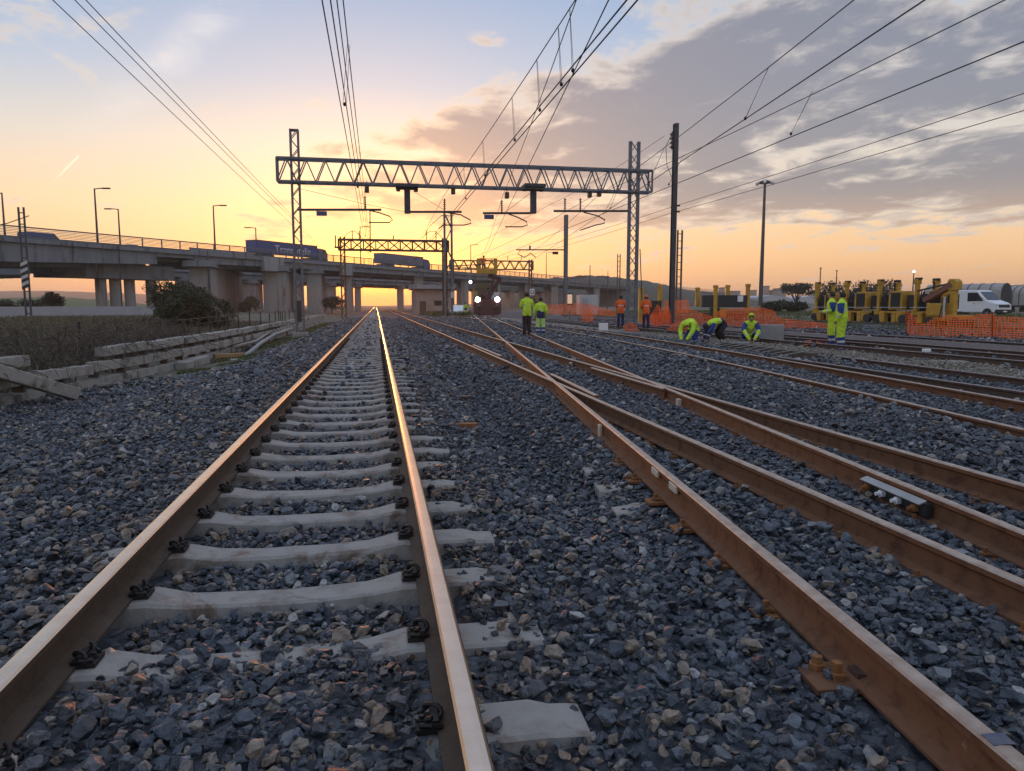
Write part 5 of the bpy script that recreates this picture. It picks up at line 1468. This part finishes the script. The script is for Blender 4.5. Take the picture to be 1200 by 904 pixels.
fallen(gp(215,425,-.2)+Vector((0,0,.0)), gp(283,404,-.2)+Vector((0,0,.05)), 'low concrete beam lying in front of the stack on the ground')
fallen(gp(212,430,-.22), gp(240,423,-.22)+Vector((0,0,.05)), 'short concrete beam end lying before the low beam', .3, .22)
for k, (x0,y0,x1,y1,h0,h1,lab) in enumerate(((283,408,288,390,.0,.55,'leftmost of the boards leaning against the stack'),(290,408,296,389,.0,.55,'middle board leaning against the stack'),(298,405,303,388,.0,.5,'rightmost of the boards leaning against the stack'))):
    a = gp(x0,y0,-.2); fallen(a, a+Vector((-.25,.5,h1)), lab, .14, .05, 'wood', 'leaning_board', 'board', 'boards leaning on the stack')
mb = MB(); P = [gp(288,417,-.2),gp(306,402,-.05),gp(322,392,.05),gp(345,384,.0)]; c = P[0].copy(); mb.tube([p-c for p in P],.07,8); single(mb,'bent_pipe',M['steel_plate'],'grey bent pipe lying along the stack, outer one','pipe',c,smooth=True)
mb = MB(); P = [gp(281,412,-.2)+Vector((-.4,1,.1)),gp(300,400,-.0),gp(318,388,.15),gp(340,381,.1)]; c = P[0].copy(); mb.tube([p-c for p in P],.06,8); single(mb,'bent_pipe',M['beam_conc'],'grey bent pipe lying along the stack, inner one','pipe',c,smooth=True)
boxat(268, 419, -.24, (.9,.22,.12), .55, M['new_wood'], 'timber_plank', 'pale orange timber plank on the grass beside the stack', 'plank')
boxat(279, 424, -.24, (.4,.3,.08), .2, M['steel_plate'], 'stone_block', 'grey flat stone beside the pale orange plank', 'stone')
boxat(120, 452, -.28, (.7,.35,.05), .5, M['beam_conc'], 'concrete_slab', 'pale slab lying where the leaning beam meets the ballast', 'slab')

# wire mesh fence behind the stack
FX = -6.9
g = thing('wire_fence', 'dark wire mesh fence with thin posts behind the stack', 'fence', (FX,8,-.3))
pm = MB().tube([(0,0,0),(0,0,1.25)],.035,6).mesh('fence_post', M['dark'])
for k in range(24): child(pm, 'fence_post', g, (-.3*sin(k*.7) - .02*k, 2.8*k, random.uniform(-.1,.08)))
mb = MB()
for z in (.25,.6,.95,1.18): mb.tube([(-.3*sin(k*.7)-.02*k, 2.8*k, z) for k in range(24)],.008,4)
mb.build('wire_strand', M['wire'], g)
# low white wall in the field, left
a, b = at(-40,366,66), at(182,368,92)
d = b-a; g = single(MB().box((d.length/2,0,.55),(d.length,.3,1.1)), 'low_wall', M['brick_grey'], 'long low white wall in the field below the viaduct', 'wall', (a.x,a.y,.15), math.atan2(d.y,d.x))

# ------------------------------------------------------------------ plants
def leaf_cloud(n, blobs, size, rng, flat=.5):
    """n small leaf faces spread through lumpy blobs (centre, radii)"""
    vol = np.array([np.prod(r) for c, r in blobs]); vol = vol/vol.sum()
    k = rng.choice(len(blobs), n, p=vol)
    C_ = np.array([b[0] for b in blobs], float)[k]; R_ = np.array([b[1] for b in blobs], float)[k]
    d = rng.normal(size=(n,3)); d /= np.linalg.norm(d,axis=1)[:,None]
    r = rng.uniform(.35,1,n)**.45
    ph = rng.uniform(0,6,3)
    w = 1+.22*np.sin(d[:,0]*5+ph[0])*np.sin(d[:,2]*6+ph[1])+.12*np.sin(d[:,1]*9+ph[2])
    P = C_+d*R_*(r*w)[:,None]
    s = size*rng.uniform(.6,1.4,n)
    a = rng.normal(size=(n,3)); a /= np.linalg.norm(a,axis=1)[:,None]
    b = np.cross(a, rng.normal(size=(n,3))); b /= np.linalg.norm(b,axis=1)[:,None]
    V = np.empty((n,4,3)); V[:,0] = P-a*s[:,None]; V[:,1] = P+b*s[:,None]*flat; V[:,2] = P+a*s[:,None]; V[:,3] = P-b*s[:,None]*flat
    return V.reshape(-1,3)
def quads_obj(V, name, mat, parent=None):
    n = len(V)//4
    me = bpy.data.meshes.new(name); me.vertices.add(n*4); me.vertices.foreach_set('co', V.astype(np.float32).ravel())
    me.loops.add(n*4); me.loops.foreach_set('vertex_index', np.arange(n*4)); me.polygons.add(n)
    me.polygons.foreach_set('loop_start', np.arange(0,n*4,4)); me.polygons.foreach_set('loop_total', np.full(n,4)); me.update(calc_edges=True)
    me.materials.append(mat); o = bpy.data.objects.new(name, me); COL.objects.link(o)
    if parent: o.parent = parent
    return o
def shrub(name, label, cat, loc, w, h, n, size, mat, seed, trunk=.25, blobs=7, group=None, crown0=.15):
    r = np.random.default_rng(seed); g = thing(name, label, cat, loc, 0, group)
    bl_ = []
    for i in range(blobs):
        a = r.uniform(0,6.28); q = r.uniform(.1,.55)
        bl_.append(((cos(a)*w*.5*q*1.2, sin(a)*w*.5*q*1.2, h*(crown0+(1-crown0)*r.uniform(.3,.75))), (w*.5*r.uniform(.35,.6), w*.5*r.uniform(.35,.6), h*(1-crown0)*r.uniform(.2,.34))))
    quads_obj(leaf_cloud(n, bl_, size, r), 'crown', mat, g)
    mb = MB(); mb.tube([(0,0,-.1),(.03*w,0,h*.3),(0,.03*w,h*.6)],[trunk*.5,trunk*.4,trunk*.15],7)
    for c, rr in bl_: mb.tube([(0.02*w,0,h*.22),(c[0]*.5,c[1]*.5,(h*.22+c[2])/2),(c[0],c[1],c[2])],[trunk*.3,trunk*.18,trunk*.06],5)
    mb.build('trunk', M['bark'], g)
    return g
p = at(222,358,44); shrub('dark_bush', 'big dark round bush behind the stack in front of the viaduct piers', 'bush', (p.x,p.y,-.2), 4.4, 3.2, 26000, .07, M['leaf'], 5, .25, 11, crown0=.02)
for k,(px, D, w, h, lab) in enumerate(((38,110,5.5,2.6,'low dark bush left of the four columns, second from the left edge'),(62,100,4,2.9,'dark bush between the low bushes and the four columns'),(12,105,4,2.0,'low dark bush at the left edge below the viaduct'),(292,112,4,2.6,'dark bush below the viaduct left of the near portal leg'),(388,105,4.5,2.6,'dark bush below the viaduct right of the near portal leg'))):
    p = at(px,358,D); shrub('field_bush', lab, 'bush', (p.x,p.y,.3), w, h, 1600, .15, M['leaf_far'], 20+k, .2, 6, 'bushes below the viaduct', .02)
p = at(932,358,165); shrub('pine_tree', 'lone dark pine tree in the far field behind the pair in overalls', 'tree', (p.x,p.y,.6), 7.5, 6.0, 2600, .22, M['leaf_far'], 41, .5, 8, crown0=.45)
for k,(px, D, w, h, lab) in enumerate(((908,95,5,1.9,'green bush in the far field, left of the pine'),(926,90,4.5,1.7,'green bush in the far field, below the pine'),(975,120,9,5.2,'dark tree clump behind the first yellow machine'),(998,125,8,5.4,'dark tree clump behind the second yellow machine'),(1036,125,9,5.0,'dark tree clump behind the third yellow machine'))):
    p = at(px,358,D); shrub('field_tree' if h > 4 else 'field_bush', lab, 'tree' if h > 4 else 'bush', (p.x,p.y,.4), w, h, 2200, .17, M['leaf_far'], 50+k, .3, 7, 'bushes and trees in the far field', .03)
for k,(px, D, w, h, z, lab) in enumerate(((683,330,14,3.4,12,'flat crowned tree on the hill top, left one'),(712,330,13,3.2,12,'flat crowned tree on the hill top, right one'))):
    p = at(px,358,D); z = at(px,325,D).z; shrub('hill_tree', lab, 'tree', (p.x,p.y,z-2.6), w, h, 1500, .4, M['leaf_far'], 70+k, .3, 8, 'trees on the hill', .0)

# brambles over the stack at the left: one tangle nobody could count
r = np.random.default_rng(3); mb = MB()
for k in range(620):
    y = r.uniform(8.5,24)**1.0; x = stack_x(y) + r.normal(-.75,.38); z0 = -.3 + r.uniform(0,.5)
    a = r.uniform(0,6.28); L = r.uniform(.5,1.5); up = r.uniform(.1,.6)
    if x > stack_x(y)-.15: z0 += .45
    if x > stack_x(y)+.25 : continue
    pts = [(x+cos(a)*L*t+.08*sin(7*t+k), y+sin(a)*L*t+.08*cos(6*t+k), z0+.30+up*math.sin(pi*t*.9)*1.1-.15*t) for t in (0,.2,.4,.6,.8,1)]
    mb.tube(pts, [.011,.010,.009,.008,.006,.004], 4, cap=False)
single(mb, 'brambles', M['bramble'], 'tangle of bare bramble stems over the left end of the stack', 'brambles', kind='stuff')

def grass_obj(name, label, area, n, h0, h1, mat, seed, zf=None):
    r = np.random.default_rng(seed); P = area(r, n); n = len(P)
    a = r.uniform(0,6.28,n); h = r.uniform(h0,h1,n); w = r.uniform(.004,.010,n)*(1+P[:,1]/14)
    dx = np.cos(a); dy = np.sin(a); ln = r.uniform(.1,.7,n)*h
    z = hb(P[:,0],P[:,1])-.02
    V = np.zeros((n,4,3))
    V[:,0] = np.stack([P[:,0]-dx*w,P[:,1]-dy*w,z],1); V[:,1] = np.stack([P[:,0]+dx*w,P[:,1]+dy*w,z],1)
    V[:,2] = np.stack([P[:,0]+dx*w*.4-dy*ln*.5,P[:,1]+dy*w*.4+dx*ln*.5,z+h*.7],1); V[:,3] = np.stack([P[:,0]-dy*ln,P[:,1]+dx*ln,z+h],1)
    o = quads_obj(V.reshape(-1,3), name, mat); tag(o, label, 'grass', kind='stuff'); return o
def strip(x0, x1, y0, y1, cl=1.0):
    def f(r, n):
        x = r.uniform(x0,x1,n); y = y0+(y1-y0)*r.uniform(0,1,n)**1.3
        if x1 < -5.5:
            q = x < np.interp(y, [4,13,16,20,30,60,95], [-6.9,-6.15,-5.75,-5.35,-5.05,-5.05,-5.2])-.45; x = x[q]; y = y[q]
        k = lump(x*1.7,y*1.7,1.0,2)+.6*lump(x,y,3.0,10)
        s = k > (.1 - cl*.4) ; return np.stack([x,y],1)[s]
    return f
grass_obj('grass', 'short green and tan grass along the foot of the stack', strip(-4.9,-3.35,19,70,.15), 26000, .03,.12, M['grass'], 1)
grass_obj('dry_grass', 'tall dry grass behind the stack and fence', strip(-26,-6.6,15,62,.9), 52000, .18,.5, M['dry'], 2)
grass_obj('yard_weeds', 'low weeds around the machines and the far field', strip(24,60,28,110,.5), 30000, .08,.3, M['grass'], 3)
def near_bld(r, n):
    x = r.uniform(3,18,n); y = r.uniform(88,104,n); ok = (x < 11.5+r.uniform(-.5,.5,n)) & (x > 6.5); return np.stack([x,y],1)[ok]
grass_obj('building_weeds', 'green weeds in front of the pink building', near_bld, 9000, .2,.7, M['grass'], 4)

# ------------------------------------------------------------------ far land
def ridge(name, pts, depth, mat, seed):
    """pts: (px, py_top, D) skyline of a hill"""
    r = np.random.default_rng(seed); V = []; Fc = []; n = 0
    dense = []
    for a, b in zip(pts[:-1], pts[1:]):
        for i in range(8):
            t = i/8; dense.append(tuple(a[k]*(1-t)+b[k]*t for k in range(3)))
    dense.append(pts[-1])
    rows = 9
    for i,(px,py,D) in enumerate(dense):
        for j in range(rows):
            t = j/(rows-1)     # 0 front foot, .5 top, 1 back foot
            q = at(px, 358, D + (t-.5)*2*depth); top = at(px, py, D).z
            z = -1 + (top+1)*sin(pi*t)**.8 + (r.normal()*.02*top if 0 < j < rows-1 else 0)
            V.append((q.x,q.y,z))
    for i in range(len(dense)-1):
        for j in range(rows-1): Fc.append((i*rows+j,(i+1)*rows+j,(i+1)*rows+j+1,i*rows+j+1))
    me = bpy.data.meshes.new(name); me.from_pydata(V,[],Fc); me.materials.append(mat); me.polygons.foreach_set('use_smooth',[True]*len(Fc))
    o = bpy.data.objects.new(name, me); COL.objects.link(o); tag(o,None,None,kind='structure'); return o
ridge('hill', [(560,352,360),(620,332,360),(655,325,360),(690,323,350),(720,325,340),(760,330,330),(800,339,320),(850,348,310),(900,354,300)], 70, M['hill'], 1)
ridge('hill', [(-120,346,230),(-20,350,230),(60,348,230),(130,352,230),(200,360,230)], 50, M['field'], 2)
ridge('hill', [(-300,338,1500),(-100,342,1500),(60,341,1500),(200,346,1500),(300,354,1500),(340,358,1500)], 300, M['hill'], 3)
ridge('hill', [(760,347,900),(900,349,900),(1050,347,900),(1200,344,900),(1400,340,900)], 200, M['hill'], 4)
r = random.Random(5)
tb_labels = ['flat pale block on the far skyline right of the floodlight tower','narrow tower on the far skyline right of the floodlight tower','wide low block on the far skyline','far block left of the floodlight tower','far small tower left of the floodlight tower','far low block above the dark unit','far small block above the first yellow machine']
for k,(px,w,pt,lab) in enumerate(((905,6,341,tb_labels[0]),(897,2.2,336,tb_labels[1]),(913,10,339,tb_labels[2]),(882,3,341,tb_labels[3]),(845,3,338,tb_labels[4]),(860,9,342,tb_labels[5]),(952,6,343,tb_labels[6]))):
    D = 640; p = at(px,358,D); z = at(px,pt,D).z; wm = w*D/F
    g = thing('town_block', lab, 'building', (p.x,p.y,0), A_, 'buildings on the far skyline')
    MB().box((0,0,z/2),(wm,12,z)).build('wall', M['town'], g); MB().box((0,0,z+.3),(wm+.6,12.6,.6)).build('roof', M['hill'], g)
for k,(px,py,w,lab) in enumerate(((905,346,40,'long pale greenhouse roof in the far field, left part'),(950,347,36,'long pale greenhouse roof in the far field, right part'))):
    D = 330; p = at(px,358,D); z = at(px,py,D).z; wm = w*D/F
    g = thing('greenhouse', lab, 'greenhouse', (p.x,p.y,0), A_, 'greenhouses in the far field')
    mb = MB(); mb.prism([(-wm/2,0),(wm/2,0),(wm/2,z*.8),(0,z),(-wm/2,z*.8)],0,30); mb.build('shell', M['far_grey'], g)
# ------------------------------------------------------------------ ballast (after all rails are known)
def m_old(X, Y): return (X < 1.15+.25*lump(X,Y,2.0)) & (X > -4.3+.5*lump(X,Y,1.4)-2.2*(1-sstep(14,20,Y))) & ~((X < -3.4) & (Y > 18+2*lump(X,Y,2.0))) 
def m_new(X, Y): return (X >= 1.15+.25*lump(X,Y,2.0)) & (X < 11.2)
def m_yard(X, Y): return (X > 10.75+.2*lump(X,Y,2.0)) & (X < 12.95+.2*lump(X,Y,2.0))
def m_yard2(X, Y): return (X >= 12.95+.2*lump(X,Y,2.0)) & (X < 28)
ZN = [(1.2,7,.035,.058),(7,14,.047,.064),(14,32,.088,.10),(32,80,.19,.13)]
ballast('old_ballast', 'weathered ballast of dark, tan and pale stones under the straight track', (-9,3), ZN, M['stone_old'], m_old)
ballast('fresh_ballast', 'fresh blue grey ballast under and between the rusty tracks', (0,14), ZN, M['stone_new'], m_new)
ballast('pale_gravel', 'fine pale brown gravel strip in front of the old dark tracks', (10.3,13.6), [(8,32,.06,.062)], M['stone_tan'], m_yard)
ballast('yard_gravel', 'dark gravel between the old tracks at the right', (12,28), [(8,60,.20,.14)], M['stone_new'], m_yard2)

# ------------------------------------------------------------------ haze
HZ = MB().box((0,1250,14),(4600,2900,38))
hm_ = bpy.data.materials.new('haze_air'); hm_.use_nodes = True; hn = hm_.node_tree; hn.nodes.clear()
ho = hn.nodes.new('ShaderNodeOutputMaterial'); hv_ = hn.nodes.new('ShaderNodeVolumePrincipled')
hv_.inputs['Color'].default_value = (.92,.88,.86,1); hv_.inputs['Density'].default_value = .00045; hv_.inputs['Anisotropy'].default_value = .72
hn.links.new(hv_.outputs[0], ho.inputs['Volume'])
o = HZ.build('haze', hm_); tag(o, 'thin evening haze over the whole yard', 'haze', kind='stuff')

# ------------------------------------------------------------------ sky
w = bpy.data.worlds.new('World'); scene.world = w; w.use_nodes = True
nt = w.node_tree; nt.nodes.clear(); L = nt.links.new
out = N(nt,'ShaderNodeOutputWorld'); bg = N(nt,'ShaderNodeBackground'); bg2 = N(nt,'ShaderNodeBackground'); add = N(nt,'ShaderNodeAddShader')
sky = N(nt,'ShaderNodeTexSky', sky_type='NISHITA', sun_disc=False, sun_elevation=radians(2.0), sun_rotation=0.0, altitude=20, air_density=1.2, dust_density=2.0, ozone_density=1.5)
L(sky.outputs[0], bg.inputs[0]); bg.inputs[1].default_value = .05
tc = N(nt,'ShaderNodeTexCoord'); D_ = tc.outputs['Generated']
def math_(op, a, b=None, c=None, clamp=False):
    n = N(nt,'ShaderNodeMath', operation=op, use_clamp=clamp)
    for i, x in enumerate((a,b,c)):
        if x is None: continue
        if isinstance(x,(int,float)): n.inputs[i].default_value = x
        else: L(x, n.inputs[i])
    return n.outputs[0]
def vm(op, a, b):
    n = N(nt,'ShaderNodeVectorMath', operation=op); L(a, n.inputs[0])
    if isinstance(b,(tuple,list,Vector,np.ndarray)): n.inputs[1].default_value = tuple(b)
    else: L(b, n.inputs[1])
    return n
def mixc(f, a, b, mode='MIX'):
    n = N(nt,'ShaderNodeMix', data_type='RGBA', blend_type=mode)
    for i, x in ((0,f),(6,a),(7,b)):
        if isinstance(x,(int,float)): n.inputs[i].default_value = x
        elif isinstance(x,tuple): n.inputs[i].default_value = (*x,1)
        else: L(x, n.inputs[i])
    return n.outputs[2]
def smooth(x, a, b):
    n = N(nt,'ShaderNodeMapRange', interpolation_type='SMOOTHSTEP'); L(x, n.inputs[0]); n.inputs[1].default_value = a; n.inputs[2].default_value = b; return n.outputs[0]
sp = N(nt,'ShaderNodeSeparateXYZ'); L(D_, sp.inputs[0]); X_, Y_, Z_ = sp.outputs
el = math_('ARCSINE', math_('MINIMUM', math_('MAXIMUM', Z_, -1.0), 1.0))
elf = math_('MULTIPLY', el, 2/pi)           # 0 horizon .. 1 zenith
dg_ = 1/90
base = ramp(nt, elf, [(0,(.60,.36,.22)),(3*dg_,(.74,.45,.24)),(7*dg_,(.74,.53,.34)),(11.5*dg_,(.55,.52,.48)),(16*dg_,(.34,.42,.54)),(22*dg_,(.22,.33,.51)),(45*dg_,(.40,.48,.66)),(1,(.40,.48,.62))])  # overhead stops, out of view, raised to throw more light on the ground
# glow round the place where the sun comes up
SD = Vector((0, cos(radians(1.2)), sin(radians(1.2))))
dt = vm('DOT_PRODUCT', D_, SD).outputs['Value']
ang = math_('ARCCOSINE', math_('MINIMUM', dt, .99999))
# flatten the glow along the horizon
g1 = math_('EXPONENT', math_('MULTIPLY', math_('POWER', math_('DIVIDE', ang, radians(12)), 1.5), -1.0))
g2 = math_('EXPONENT', math_('MULTIPLY', math_('POWER', math_('DIVIDE', ang, radians(4.5)), 1.5), -1.0))
c1 = mixc(g1, (0,0,0), (.40,.18,.0)); c2 = mixc(g2, (0,0,0), (1.0,.42,.02))
dz = math_('MULTIPLY', el, 57.3/1.3)
hot = math_('EXPONENT', math_('MULTIPLY', math_('ADD', math_('POWER', math_('DIVIDE', ang, radians(5.0)), 2.0), math_('POWER', math_('ABSOLUTE', dz), 2.0)), -1.0))
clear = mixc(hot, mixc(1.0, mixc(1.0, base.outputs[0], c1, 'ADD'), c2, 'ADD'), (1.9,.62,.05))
# clouds on a flat layer high above
den = math_('ADD', math_('MAXIMUM', Z_, 0.0), .10)
cx = math_('DIVIDE', X_, den); cy = math_('DIVIDE', Y_, den)
cv = N(nt,'ShaderNodeCombineXYZ'); L(cx, cv.inputs[0]); L(cy, cv.inputs[1])
def cloud_noise(sc, off, det=9, rough=.58, dist=.3):
    m_ = N(nt,'ShaderNodeMapping'); m_.inputs['Location'].default_value = off; m_.inputs['Scale'].default_value = (sc,sc*.8,1); m_.inputs['Rotation'].default_value = (0,0,.35)
    L(cv.outputs[0], m_.inputs[0])
    n = N(nt,'ShaderNodeTexNoise'); n.inputs['Scale'].default_value = 1; n.inputs['Detail'].default_value = det; n.inputs['Roughness'].default_value = rough; n.inputs['Distortion'].default_value = dist
    L(m_.outputs[0], n.inputs['Vector']); return n.outputs['Fac']
nA = cloud_noise(1.15,(3.1,1.7,0)); nB = cloud_noise(3.6,(7.7,2.2,0),10,.60,.35)
f = math_('ADD', math_('MULTIPLY', nA, .50), math_('MULTIPLY', nB, .50))
r1 = Vector(ray(545,150)).normalized(); r2 = Vector(ray(860,-10)).normalized()
nn = r1.cross(r2).normalized()
if nn.dot(Vector(ray(1000,180)).normalized()) < 0: nn = -nn
side = vm('DOT_PRODUCT', D_, nn).outputs['Value']
bank = smooth(side, -.12, .10)
bank = math_('MULTIPLY', bank, smooth(elf, 3.0*dg_, 8.0*dg_))
thr = math_('ADD', f, math_('MULTIPLY', bank, .20))
for px_, py_, rad_, amt_ in ((575,44,2.6,.12),(395,122,2.4,.10),(545,150,5.0,.09),(300,2,2.0,.10)):
    sd_ = Vector(ray(px_, py_)).normalized()
    dl = vm('SUBTRACT', D_, tuple(sd_)); dl2 = vm('MULTIPLY', dl.outputs[0], (1,1,2.6)); ln_ = N(nt,'ShaderNodeVectorMath', operation='LENGTH'); L(dl2.outputs[0], ln_.inputs[0])
    thr = math_('ADD', thr, math_('MULTIPLY', math_('SUBTRACT', 1.0, smooth(ln_.outputs['Value'], radians(rad_*.3), radians(rad_*1.3))), amt_))
cov = smooth(thr, .555, .640)
thick = smooth(thr, .585, .715)
lit = mixc(g1, (.56,.50,.46), (1.0,.62,.27))
lowc = mixc(smooth(elf, 3*dg_, 9*dg_), (.52,.34,.25), (.165,.17,.22))
dark = mixc(math_('MULTIPLY', g1, .6), lowc, (.62,.38,.24))
ccol = mixc(thick, lit, dark)
col = mixc(math_('MULTIPLY', cov, .92), clear, ccol)
# one thin high streak, the contrail, and faint cirrus
pa = Vector(ray(57,219)).normalized(); pb = Vector(ray(93,182)).normalized(); pn = pa.cross(pb).normalized()
dd = math_('ABSOLUTE', vm('DOT_PRODUCT', D_, pn).outputs['Value'])
mid = (pa+pb).normalized(); half = pa.angle(pb)/2
along = vm('DOT_PRODUCT', D_, (pb-pa).normalized()).outputs['Value']; a0 = pa.dot((pb-pa).normalized()); a1_ = pb.dot((pb-pa).normalized())
st = math_('MULTIPLY', math_('SUBTRACT', 1.0, smooth(dd, .0004, .0018)), math_('MULTIPLY', smooth(along, a0, a0+.03), math_('SUBTRACT', 1.0, smooth(along, a1_-.002, a1_+.001))))
st = math_('MULTIPLY', st, smooth(vm('DOT_PRODUCT', D_, mid).outputs['Value'], .95, .96))
col = mixc(math_('MULTIPLY', st, .55), col, (1.0,.80,.60))
ca = Vector(ray(150,120)).normalized(); cb_ = Vector(ray(270,0)).normalized(); cn = ca.cross(cb_).normalized()
cd = math_('ABSOLUTE', vm('DOT_PRODUCT', D_, cn).outputs['Value'])
ci = math_('MULTIPLY', math_('SUBTRACT', 1.0, smooth(cd, .0, .035)), math_('MULTIPLY', smooth(nB,.35,.7), math_('MULTIPLY', smooth(elf, 10*dg_, 16*dg_), math_('SUBTRACT', 1.0, smooth(X_, -.1, .05)))))
col = mixc(math_('MULTIPLY', ci, .45), col, (.72,.68,.66))
gnd = smooth(Z_, -.02, .0)
col = mixc(gnd, (.10,.085,.075), col)
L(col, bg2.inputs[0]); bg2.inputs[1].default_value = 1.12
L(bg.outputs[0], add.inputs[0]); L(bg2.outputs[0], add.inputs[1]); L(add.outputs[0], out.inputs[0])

# ------------------------------------------------------------------ sun, camera, render
ld = bpy.data.lights.new('sun', 'SUN'); ld.energy = .8; ld.angle = radians(.6); ld.color = (1,.30,.05)
lo = bpy.data.objects.new('sun', ld); COL.objects.link(lo)
lo.rotation_euler = (-SD).to_track_quat('-Z','Y').to_euler()
cd_ = bpy.data.cameras.new('camera'); co = bpy.data.objects.new('camera', cd_); COL.objects.link(co)
cd_.sensor_width = 36; cd_.sensor_fit = 'HORIZONTAL'; cd_.lens = F/1200*36; cd_.clip_start = .05; cd_.clip_end = 12000
co.location = EYE
R3 = Matrix((RIGHT, UP, -FWD)).transposed()
co.rotation_euler = R3.to_euler()
scene.camera = co
scene.view_settings.view_transform = 'Standard'; scene.view_settings.look = 'None'; scene.view_settings.gamma = 1; scene.view_settings.exposure = .15
scene.render.engine = 'CYCLES'
cy = scene.cycles
cy.use_denoising = True
try: cy.denoiser = 'OPENIMAGEDENOISE'; cy.denoising_input_passes = 'RGB_ALBEDO_NORMAL'; cy.denoising_prefilter = 'ACCURATE'
except Exception: pass
cy.max_bounces = 5; cy.diffuse_bounces = 3; cy.glossy_bounces = 3; cy.transparent_max_bounces = 12; cy.transmission_bounces = 2; cy.volume_bounces = 0
cy.caustics_reflective = False; cy.caustics_refractive = False; cy.sample_clamp_indirect = 4
cy.use_adaptive_sampling = True; cy.adaptive_threshold = .01
